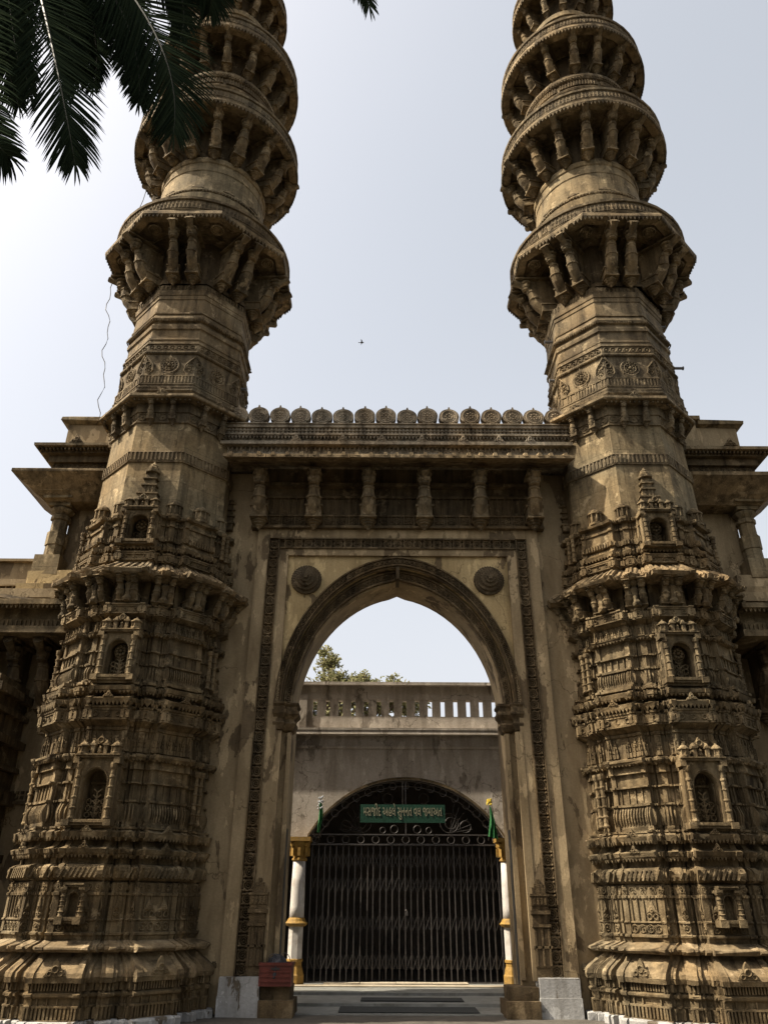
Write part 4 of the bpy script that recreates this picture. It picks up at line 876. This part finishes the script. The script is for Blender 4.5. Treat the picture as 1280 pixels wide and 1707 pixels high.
    for z0, z1, e in ((-.05, 1.2, .25), (1.2, 1.3, .32), (1.3, 2.3, .15), (2.3, 2.45, .25), (2.45, 3.3, .10), (3.3, 3.55, .24), (3.55, 3.9, .10), (3.9, 4.0, .2), (4.0, 4.35, .1), (4.35, 4.5, .22), (4.5, 4.9, .08), (4.9, 5.0, .18), (5.0, 5.25, .06), (5.25, 5.4, .2), (5.4, 5.6, .05)): bx(m, 7.66 - e, 9.6, 14.60 - e, 16, z0, z1 - .003)
    for z in (2.6, 4.05, 4.55):
        for i in range(14): m.box(s * (7.70 + i * .1) - .022, s * (7.70 + i * .1) + .022, 14.44, 14.55, z, z + .24)
    m.lathe([(.2, 5.6), (.24, 5.7), (.15, 5.8), (.05, 6.0)], 8, (s * 8.0, 14.8, 0))
    B(m.jitter(.01), 'buttress', 'stone')
    if s > 0: root.location.x += .45
    return root
wing(-1, 'left wing of the mosque with corner column and sloping eave beside the left minaret')
wing(1, 'right wing of the mosque in shade with corner column beside the right minaret')

m = MB(); m.tube([(-.50, -.1, .13), (-.40, 0, .12), (.0, 0, .07), (.3, .02, .06), (.62, .05, .05)], [.05, .12, .10, .085, .07], 8)
o = m.jitter(.015).build('broken_beam', 'darkest'); o.location = (-7.72, 14.85, 7.10); tag(o, 'dark broken beam lying on the balcony ledge left of the left minaret', 'beam')

# ------------------------------------------------------------------ prayer hall behind the arch
HX = .29; HY = 17.8
HK = 1.095
def far(o):
    x, y, z = o.location; o.location = (-.22 + (x + .22) * HK, y * HK, 1.6 + (z - 1.6) * HK); o.scale = (HK,) * 3; return o
hall = thing('prayer_hall', 'plain cement building behind the arch with slotted parapet and wide arched doorway', 'building', (HX, HY, 0))
far(hall)
def Hh(mb, name, mat, parent=hall):
    o = mb.build(name, mat, parent); o.location = (-HX, -HY, 0) if parent is hall else (0, 0, 0); return o
AW, ASZ, AAP = 2.12, 2.92, 4.12
ar_c = ((AAP - ASZ) ** 2 + AW ** 2) / (2 * (AAP - ASZ)); az0 = AAP - ar_c; ang = math.asin(AW / ar_c)
segA = [(HX + ar_c * math.sin(-ang + 2 * ang * i / 28), az0 + ar_c * math.cos(-ang + 2 * ang * i / 28)) for i in range(29)]
m = MB()
for y in (17.8, 18.15):
    vs = []; fs = []
    def q(a, b, c_, d): k = len(vs); vs.extend([a, b, c_, d]); fs.append((k, k + 1, k + 2, k + 3))
    xl, xr = segA[0][0], segA[-1][0]
    q((-9, y, 0), (xl - .42, y, 0), (xl - .42, y, ASZ), (-9, y, ASZ)); q((xr + .42, y, 0), (9, y, 0), (9, y, ASZ), (xr + .42, y, ASZ))
    q((-9, y, ASZ), (xl, y, ASZ), (xl, y, 5.06), (-9, y, 5.06)); q((xr, y, ASZ), (9, y, ASZ), (9, y, 5.06), (xr, y, 5.06))
    for a, b in zip(segA[:-1], segA[1:]): q((a[0], y, a[1]), (b[0], y, b[1]), (b[0], y, 5.06), (a[0], y, 5.06))
    m.add(vs, fs)
out = [(xl - .42, 0), (xl - .42, ASZ)] + segA + [(xr + .42, ASZ), (xr + .42, 0)]
m.loft([[(x, 17.8, z) for x, z in out], [(x, 18.15, z) for x, z in out]], False)
Hh(m, 'wall', 'concrete')
m = MB(); m.box(-9, 9, 17.58, 18.4, 5.06, 5.16); m.box(-9, 9, 17.565, 18.4, 5.16, 5.20); m.box(-9, 9, 17.76, 17.8, 4.78, 4.84); Hh(m.jitter(.008), 'ledge', 'concrete')
m = MB(); m.box(-9, 9, 17.85, 18.05, 5.20, 5.52); m.box(-9, 9, 17.85, 18.05, 5.90, 6.22); m.box(-9, 9, 17.72, 18.10, 6.22, 6.29); m.box(-2.25, -1.98, 17.78, 18.05, 5.20, 6.0)
Hh(m.jitter(.004), 'parapet', 'concrete')
pm = MB().box(-.095, .095, -.09, .09, 5.52, 5.90).mesh('parapet_post', 'concrete')
for i in range(-1, 17):
    x = -1.955 + i * .298; obj('parapet_post', pm, hall, (x - HX, 17.95 - HY, 0))
m = MB(); m.loft([[(x, 17.77, z - .002) for x, z in segA], [(x, 17.77, z + .05) for x, z in segA], [(x, 17.82, z + .05) for x, z in segA]], False); Hh(m, 'arch_trim', 'dark')
# dim room behind the shutter gate
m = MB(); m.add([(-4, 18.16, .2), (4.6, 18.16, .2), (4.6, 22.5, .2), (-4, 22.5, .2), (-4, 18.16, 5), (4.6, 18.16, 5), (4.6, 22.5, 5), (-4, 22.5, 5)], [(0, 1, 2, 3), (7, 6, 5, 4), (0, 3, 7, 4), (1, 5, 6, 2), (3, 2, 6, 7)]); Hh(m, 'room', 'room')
m = MB(); m.box(-9, 9, 18.4, 22.7, 5.0, 5.06); Hh(m, 'roof', 'concrete')
# threshold and steps
m = MB(); m.box(-9, 9, 17.2, 18.3, .06, .235); Hh(m, 'step', 'marble')
for i in range(4): Hh(MB().box(-1.35 + i * .71, -1.35 + i * .71 + .70, 17.45, 17.79, .235, .275).jitter(.003), 'sill_stone', 'tile')
Hh(MB().box(-2.3, 2.7, 17.16, 17.42, .236, .252), 'nosing', 'tile')
for s in (-1, 1):
    x = HX + (2.10 if s > 0 else -2.24); y = 17.55
    col = obj('column', MB().lathe([(.15, 1.34), (.145, 1.6), (.14, 2.0), (.128, 2.44)], 20, (0, 0, 0)).mesh('column', 'white', True), hall, (x - HX, y - HY, 0))
    MB().lathe([(.15, .62), (.15, 1.26)], 8, ph=math.pi / 8).build('pedestal', 'white', col)
    MB().lathe([(.21, .235), (.21, .40), (.19, .43), (.175, .5), (.15, .56), (.15, .62), (.17, .63), (.17, .67), (.15, .68)], 8, ph=math.pi / 8).build('column_base', 'yellow', col)
    MB().lathe([(.15, 1.24), (.20, 1.26), (.23, 1.30), (.19, 1.34), (.17, 1.38), (.15, 1.40)], 16).build('column_ring', 'yellow', col)
    cp = MB(); cp.lathe([(.13, 2.44), (.16, 2.46), (.16, 2.49), (.13, 2.51), (.15, 2.6), (.20, 2.74), (.22, 2.82)], 12)
    cp.box(-.23, .23, -.23, .20, 2.82, 2.90)
    for a in range(4):
        t = a * 1.5708 + .785; cp.lathe([(.01, -.05), (.05, -.03), (.055, .02), (.02, .05)], 8, (.20 * math.cos(t), .20 * math.sin(t), 2.76))
    for a in range(8): t = a * .785; cp.box(-.03, .03, -.21, -.15, 2.54, 2.70, Matrix.Rotation(t, 4, 'Z'))
    cp.build('capital', 'yellow', col)

# ---- folding lattice gate
gt = thing('folding_gate', 'closed folding metal lattice gate filling the arched doorway below the green board', 'gate', (HX, 17.98, .24)); far(gt)
x0, x1 = -2.02, 2.10; n = 31; zt = 2.78
vb = MB().box(-.011, .011, -.012, .012, 0, zt - .24).mesh('upright_bar', 'iron')
cbm = {}
for s_ in (-1, 1): cbm[s_] = MB().box(-.0055, .0055, -.003, .003, -.13, .13, Matrix.Rotation(s_ * .36, 4, 'Y')).mesh('lattice_strip', 'iron')
for i in range(n + 1):
    x = x0 + (x1 - x0) * i / n + rnd.uniform(-.012, .012); obj('upright_bar', vb, gt, (x, rnd.uniform(-.008, .008), 0), rnd.uniform(-.2, .2))
for i in range(n):
    x = x0 + (x1 - x0) * (i + .5) / n
    for z in (.36, 1.06, 1.78, 2.24):
        for s_ in (-1, 1): obj('lattice_strip', cbm[s_], gt, (x, -.016 if s_ > 0 else .016, z + rnd.uniform(-.01, .01)), rnd.uniform(-.1, .1))
MB().box(x0, x1, -.03, .03, -.004, .02).build('bottom_track', 'iron', gt); MB().box(x0, x1, -.03, .03, zt - .24, zt - .2).build('top_track', 'iron', gt)
lk = MB(); lk.box(-.03, .03, -.05, -.015, 1.2, 1.27); lk.ringxz(.022, .006, 10, 4, (0, -.035, 1.285)); lk.build('padlock', 'iron', gt)
# ---- fanlight grille
fl = thing('fanlight_grille', 'dark iron fanlight grille with rings filling the head of the arched doorway', 'grille', (HX, 17.9, 2.78)); far(fl)
def fan(z): return z - 2.78
inner = [((x - HX) * .90, az0 + (z - az0) * .955) for x, z in segA]
m = MB(); m.tube([(x - HX, 0, fan(z) - .02) for x, z in segA], .018, 5); m.tube([(x * .93 / .90, 0, fan(z) - .02) for x, z in inner], .011, 5); m.build('arch_frame', 'iron', fl)
m = MB()
for z in (.0, .2): m.box(-2.08, 2.08, -.015, .015, z, z + .025)
m.box(-.012, .012, -.01, .01, .2, 1.28); m.build('transom_frame', 'iron', fl)
rg = MB().ringxz(.075, .011, 14, 5).mesh('ring', 'iron')
for i in range(-6, 7):
    x = i * .325
    if abs(x) < .3 and i != 0: continue
    obj('ring', rg, fl, (x, 0, .112))
for i in range(17):
    a = -ang * .93 + 2 * ang * .93 * i / 16; rr = ar_c * .966 - .03
    obj('ring', rg, fl, (rr * math.sin(a), 0, az0 + rr * math.cos(a) - 2.78))
for s_ in (-1, 1):
    for k in range(6):
        a = s_ * (.25 + k * .21); L = .75
        MB().tube([(s_ * .95 + L * t * math.sin(a) * .7, 0, .25 + L * t * math.cos(a) * (.9 - .1 * k)) for t in (0, .5, 1)], .007, 4).build('ray_bar', 'iron_dark', fl)
    for x, z, r_ in ((.95, .45, .2), (.98, .45, .12), (1.3, .38, .12), (.4, .95, .11), (.25, .32, .08), (.5, .3, .06)): MB().ringxz(r_, .008, 16, 4, (s_ * x, 0, z)).build('scroll', 'iron_dark', fl)
# ---- green name board
nb = thing('name_board', 'green signboard with pale Gujarati lettering hung in the fanlight', 'sign', (HX - .07, 17.74, 3.22)); far(nb)
MB().box(-.92, .92, -.012, .012, 0, .37).build('board', 'sign', nb)
def lettering(body, kern, width, h):
    cu = bpy.data.curves.new('lettering', 'FONT'); cu.body = body; cu.size = h; cu.extrude = .004; cu.resolution_u = 3
    for i, k in kern.items(): cu.body_format[i].kerning = k
    o = bpy.data.objects.new('lettering', cu); C.objects.link(o)
    bpy.context.view_layer.update()
    dg = bpy.context.evaluated_depsgraph_get(); me = bpy.data.meshes.new_from_object(o.evaluated_get(dg)); bpy.data.objects.remove(o)
    xs_ = [v.co.x for v in me.vertices]; a, b = min(xs_), max(xs_); k = width / (b - a)
    for v in me.vertices: v.co.x = (v.co.x - (a + b) / 2) * k
    me.materials.clear(); me.materials.append(M['letter']); return me
me = lettering('મસજીદ અહલે સુનનત વલ જમાઅત', {}, 1.70, .285)
o = obj('lettering', me, nb, (0, -.018, .135)); o.rotation_euler = (R(90), 0, 0)
MB().tube([(0, 0, .37), (0, 0, .85)], .006, 4).build('hanging_rod', 'iron', nb)

# ---- flags
def flag(x, z, closed, lb, topmat):
    t = thing('flag', lb, 'flag', (x, 17.35, z), 'green flags beside the arch'); far(t)
    MB().tube([(0, .42, -.10), (0, 0, .12), (0, -.05, .62)], .010, 5).build('pole', 'iron', t)
    m = MB(); wid = .07 if closed else .13; rows = []
    for j in range(9):
        f = j / 8; zz = .56 - f * (.60 if closed else .62); w_ = (.03 + wid * f) if not closed else (.04 + .035 * math.sin(f * 3.1))
        rows.append([((i / 8 - (.25 if not closed else .5)) * w_ * 1.2 + .02 * math.sin(f * 4), -.05 + .03 * math.sin(i * 1.7 + f * 3) - .02, zz - (.0 if closed else .05 * (i / 8))) for i in range(9)])
    m.loft(rows, False); m.build('cloth', 'green', t)
    tp = MB(); r2 = random.Random(3)
    for k in range(26): tp.dome(r2.uniform(-.05, .05), -.06 + r2.uniform(-.04, .04), .62 + r2.uniform(-.06 if not closed else -.2, .06), .022, .02, 5)
    tp.build('tinsel_finial', topmat, t)
flag(-1.54, 3.02, True, 'furled green flag with silver tinsel left of the arched doorway', 'silver')
flag(2.06, 2.98, False, 'small green flag with gold finial right of the arched doorway', 'gold')

# ---- crate and bag, mats
t = thing('plastic_crate', 'worn red plastic crate on the step block at the left jamb', 'crate', (-1.99, 15.02, .42))
m = MB(); w_, d_, h_ = .27, .20, .34
for a, b, c_, d in ((-w_, w_, -d_, -d_ + .02), (-w_, w_, d_ - .02, d_), (-w_, -w_ + .02, -d_ + .02, d_ - .02), (w_ - .02, w_, -d_ + .02, d_ - .02)): m.box(a, b, c_, d, .0, h_)
m.box(-w_ + .02, w_ - .02, -d_ + .02, d_ - .02, 0, .02); m.build('crate_body', 'red', t)
m = MB()
for z in (.06, .13, .20): m.box(-w_ + .03, w_ - .03, -d_ - .012, -d_, z, z + .022)
m.box(-w_ - .012, w_ + .012, -d_ - .018, -d_ - .002, h_ - .04, h_ + .004); m.box(-w_ - .012, -w_, -d_ - .002, d_, h_ - .04, h_); m.box(w_, w_ + .012, -d_ - .002, d_, h_ - .04, h_); m.build('crate_rib', 'red', t)
MB().box(-.07, .07, -d_ - .016, -d_ - .004, h_ - .10, h_ - .07).build('handle_slot', 'iron_dark', t)
t = thing('black_bag', 'dark bag with looped wire handles stuffed in the red crate', 'bag', (-1.99, 15.02, .445))
m = MB(); m.lathe([(.15, 0), (.2, .1), (.19, .25), (.14, .36), (.05, .42)], 12); m.jitter(.02).build('bag_body', 'bag', t)
for k, (x, r_) in enumerate(((-.06, .09), (.12, .10))):
    m = MB(); m.tube([(x + r_ * math.cos(a * .4488), -.08 + .02 * k, .34 + r_ * 1.1 * math.sin(a * .4488)) for a in range(8)], .007, 5); m.build('wire_handle', 'iron', t)
o = MB().box(-.95, .95, -.28, .28, 0, .018).jitter(.004).build('door_mat', 'mat'); o.location = (.35, 16.85, .053); tag(o, 'dark rubber mat lying on the passage floor under the arch', 'mat')
o = MB().box(-1.2, 1.2, -.4, .4, 0, .018).jitter(.004).build('door_mat', 'mat'); o.location = (.25, 15.75, .003); tag(o, 'wide dark mat on the ground at the foot of the arch, nearest the viewer', 'mat')

# ------------------------------------------------------------------ loose wire and bird
m = MB(); pts = [(-7.0, 15, 19.6), (-7.03, 15, 19.2), (-7.20, 15, 18.2), (-7.35, 15, 17.2)]
z = 16.6; x = -7.42
for i in range(26): f = i / 25; pts.append((-7.45 + .5 * f + .05 * math.sin(f * 19) + .04 * math.sin(f * 41), 15, 16.5 - f * 4.7))
o = m.tube(pts, .010, 4).build('hanging_wire', 'iron_dark'); tag(o, 'thin dark wire hanging down the sky beside the left minaret', 'wire')
m = MB(); m.lathe([(.01, -.16), (.05, -.10), (.07, 0), (.05, .09), (.045, .12), (.02, .17)], 8, mtx=Matrix.Rotation(R(90), 4, 'Y'))
b_ = m.build('bird', 'bird'); b_.scale = (.4, .4, .4); b_.location = (-.99, 20, 18.34); tag(b_, 'tiny dark bird flying in the open sky between the minarets', 'bird')
MB().add([(-.06, 0, .02), (.07, 0, .02), (.02, -.22, .10), (-.08, -.40, .04), (-.06, -.2, .07)], [(0, 1, 2, 4), (4, 2, 3)]).build('wing', 'bird', b_)
MB().add([(-.06, 0, .02), (.07, 0, .02), (.02, .22, .10), (-.08, .40, .04), (-.06, .2, .07)], [(0, 4, 2, 1), (4, 3, 2)]).build('wing', 'bird', b_)
MB().add([(-.14, -.02, 0), (-.14, .02, 0), (-.28, .06, 0), (-.28, -.06, 0)], [(0, 1, 2, 3)]).build('tail', 'bird', b_)

# ------------------------------------------------------------------ tree behind the hall
def tree(x, y, h, lab, seed, blobs):
    t = thing('leafy_tree', lab, 'tree', (x, y, -.16)); t.scale = (1.1,) * 3; r2 = random.Random(seed)
    m = MB(); m.tube([(0, 0, -.1), (.1, 0, h * .3), (-.05, .1, h * .55)], [.28, .22, .15], 8); m.build('trunk', 'bark', t)
    br = MB(); lf = MB()
    for bx_, by_, bz_, br_, nl in blobs:
        br.tube([(-.05, .1, h * .5), ((bx_ - .05) / 2, by_ / 2, (h * .5 + bz_) / 2 + .2), (bx_, by_, bz_ - br_ * .3), (bx_ + .05, by_, bz_ + br_ * .8)], [.09, .06, .035, .012], 5)
        for k in range(int(nl / 4.6)):
            d = Vector((r2.gauss(0, 1), r2.gauss(0, 1), r2.gauss(0, 1))).normalized(); ln = br_ * r2.uniform(.45, 1.12)
            tip = Vector((bx_, by_, bz_)) + Vector((d.x * ln, d.y * ln, d.z * ln * .8 + .1)); st_ = Vector((bx_, by_, bz_)) + d * ln * .25
            br.tube([tuple(st_), tuple(tip)], [.014, .005], 4)
            for q_ in range(7):
                f = .3 + .7 * q_ / 6; p_ = st_.lerp(tip, f) + Vector((r2.uniform(-.05, .05),) * 3)
                dr = (d * .5 + Vector((r2.uniform(-1, 1), r2.uniform(-1, 1), r2.uniform(-.7, .6)))).normalized(); sd = dr.cross(Vector((r2.uniform(-1, 1), r2.uniform(-1, 1), r2.uniform(-.2, 1)))).normalized()
                L = r2.uniform(.10, .17); W_ = L * .26; up = dr.cross(sd) * .015
                a = p_; b = p_ + dr * L
                lf.add([a, a + dr * L * .45 + sd * W_ + up, b, a + dr * L * .45 - sd * W_ + up, a + dr * L * .45 - up], [(0, 4, 2, 1), (0, 3, 2, 4)])
    br.build('limb', 'bark', t); o = lf.build('crown', 'leaf', t); o['kind'] = 'stuff'
tree(-2.18, 29.1, 9.0, 'pale green leafy tree rising behind the slotted parapet, seen through the arch', 11,
     [(-1.0, 0, 7.6, .9, 900), (-.15, -.2, 8.3, .75, 800), (-.1, .1, 9.25, .5, 330), (-.35, .2, 9.7, .3, 120), (.7, 0, 8.1, .7, 650), (1.05, .1, 8.6, .42, 230), (1.5, 0, 7.7, .6, 420), (2.15, .1, 8.55, .33, 110), (2.35, 0, 8.2, .45, 210), (3.0, .1, 8.15, .30, 80), (2.8, 0, 7.6, .5, 250), (.3, 0, 7.2, 1.0, 800), (-.9, 0, 6.6, .9, 600), (1.4, 0, 6.6, .9, 500), (0, 0, 5.8, 1.1, 400), (1.2, .1, 8.0, .55, 380), (1.8, 0, 8.0, .5, 260), (-1.5, 0, 8.0, .6, 420), (2.4, .1, 7.7, .5, 240), (.35, 0, 8.5, .5, 320), (.75, .1, 8.35, .45, 260), (1.55, 0, 8.3, .42, 240), (1.95, 0, 8.25, .4, 200), (2.7, 0, 7.95, .4, 180)])

# ------------------------------------------------------------------ palm with hanging fronds
CR = Vector((-4.6, 4.5, 12.2))
pt = thing('date_palm', 'date palm whose dark feathery fronds hang into the top left corner', 'palm', (CR.x, CR.y, 0))
m = MB(); rings = []
for i in range(60):
    z = -.1 + i * 12.2 / 59; r_ = (.24 if i % 2 else .29) * (1.15 - .2 * i / 59); rings.append([(r_ * math.cos(k * .6283 + i * .3), r_ * math.sin(k * .6283 + i * .3), z) for k in range(10)])
m.loft(rings, True, False, True).build('trunk', 'bark', pt)
def frond(mid, tip, n=64, L0=.78, tw=0.0, seed=0, up=1.3):
    r2 = random.Random(seed); c0 = Vector((0, 0, CR.z)); mid = Vector(mid) - Vector((CR.x, CR.y, 0)); tip = Vector(tip) - Vector((CR.x, CR.y, 0))
    P1 = mid * 2 - (c0 + tip) * .5           # quadratic through mid
    def bz(t): return c0 * (1 - t) ** 2 + P1 * 2 * t * (1 - t) + tip * t * t
    pts = [bz(i / 20) for i in range(21)]
    ra = MB().tube([tuple(p_) for p_ in pts], [.017 * (1 - i / 20) + .003 for i in range(21)], 5)
    fo = ra.build('frond', 'rachis', pt)
    lf = MB()
    view = (Vector((-.22, 0, 1.6)) - Vector((CR.x, CR.y, 0)))
    for i in range(n):
        t = .16 + .84 * (i + .5) / n; p_ = bz(t); d = (bz(min(1, t + .02)) - bz(t - .02)).normalized()
        # side direction: the frond's flat plane is tipped by tw round its own axis
        s0 = d.cross(Vector((0.25, -.75, -.6))).normalized(); nrm = d.cross(s0).normalized()
        s1 = (s0 * math.cos(tw) + nrm * math.sin(tw)).normalized()
        ln = L0 * (math.sin(math.pi * min(1, .22 + .74 * t)) ** .6) * r2.uniform(.85, 1.08)
        if t > .9: ln *= .82
        for sx in (-1, 1):
            fw = 1.05 + .75 * t * t + r2.uniform(-.08, .08)
            dr = (s1 * sx * 1.0 + d * fw + nrm * r2.uniform(-.16, .16) + Vector((0, 0, -.12))).normalized()
            if i == n - 1: dr = (d + s1 * sx * .12).normalized()
            wv = d.cross(dr).cross(dr).normalized(); wv = (wv + nrm * r2.uniform(-.5, .5)).normalized()
            wd = .0098
            a = p_; b = p_ + dr * ln * .4; c_ = p_ + dr * ln * .8 + Vector((0, 0, -.02)); e = p_ + dr * ln + Vector((0, 0, -.05))
            fold = dr.cross(wv) * .008
            lf.add([a + wv * wd * .8, b + wv * wd, c_ + wv * wd * .7, e, c_ - wv * wd * .7, b - wv * wd, b + fold, c_ + fold, a - wv * wd * .8], [(0, 8, 6, 1), (8, 5, 6), (1, 6, 7, 2), (6, 5, 4, 7), (2, 7, 3), (7, 4, 3)])
    o = lf.build('leaflets', 'palm', fo); o['kind'] = 'stuff'
FR = [((-3.42, 4.2, 8.86), (-2.86, 4.4, 7.0), .0), ((-2.81, 4.6, 9.77), (-2.29, 4.9, 8.09), .1), ((-3.81, 4.0, 8.16), (-3.15, 4.0, 6.58), .3), ((-3.82, 5.2, 11.07), (-3.56, 5.5, 9.68), .5),
      ((-4.76, 5.2, 11.31), (-4.46, 5.8, 10.0), .2), ((-2.64, 4.6, 11.01), (-2.2, 5.0, 10.28), .3), ((-1.73, 4.4, 11.59), (-.40, 4.8, 10.02), .2), ((-3.68, 5.2, 12.0), (-3.24, 5.6, 10.22), .4), ((-4.5, 4.8, 10.4), (-4.1, 5.2, 8.9), .1),
      ((-3.2, 4.7, 10.2), (-2.75, 5.0, 8.7), -.4), ((-3.9, 4.6, 10.6), (-3.5, 4.9, 9.3), .2),
      ((-4.15, 4.4, 10.1), (-3.75, 4.5, 8.6), .3), ((-3.5, 5.0, 10.9), (-3.05, 5.3, 9.5), -.3), ((-4.3, 5.4, 11.6), (-4.1, 6.0, 10.6), .1), ((-2.95, 4.9, 11.3), (-2.55, 5.2, 10.1), .5), ((-6.2, 4.2, 12.4), (-7.3, 4.0, 10.2), .0), ((-5.6, 3.0, 12.6), (-6.2, 1.8, 10.4), .1), ((-4.8, 6.2, 13.2), (-5.2, 7.6, 12.6), .0), ((-6.0, 5.6, 12.9), (-7.0, 6.4, 11.2), .0), ((-3.6, 2.9, 13.0), (-2.9, 1.6, 11.4), .0), ((-4.9, 4.2, 14.0), (-5.4, 3.4, 14.6), 0)]
for i, (a, b, tw) in enumerate(FR): frond(Vector(a) + Vector((0, 0, .16)), Vector(b) + Vector((0, 0, .2)), 120, (.74, .86, .74)[i] if i < 3 else .64, tw, i)

# ------------------------------------------------------------------ unseen trees added behind and beside the viewer to cut sky light
gb = MB(); r2 = random.Random(21)
for k in range(30):
    a = R(-112 + 224 * k / 29); d = r2.uniform(15, 21); cx_, cy_ = d * math.sin(a) * 1.15, 6 - d * math.cos(a); h = r2.uniform(9, 13)
    if cy_ > 8: continue
    gb.tube([(cx_, cy_, -.1), (cx_ + r2.uniform(-.4, .4), cy_, h * .6)], [.3, .15], 6)
    for q_ in range(420):
        d_ = Vector((r2.gauss(0, 1), r2.gauss(0, 1), r2.gauss(0, 1))).normalized() * (r2.random() ** .4)
        p_ = Vector((cx_ + d_.x * 3.0, cy_ + d_.y * 2.4, h * .56 + d_.z * h * .44)); u = Vector((r2.gauss(0, 1), r2.gauss(0, 1), r2.gauss(0, 1))).normalized(); v = u.orthogonal().normalized(); L = r2.uniform(.28, .5)
        gb.add([p_ - u * L, p_ + v * L * .45, p_ + u * L, p_ - v * L * .45], [(0, 1, 2, 3)])
o = gb.build('screen_trees', 'belt'); o['kind'] = 'stuff'; o['label'] = 'unseen dense mass of trees added round the forecourt to dim the sky light'
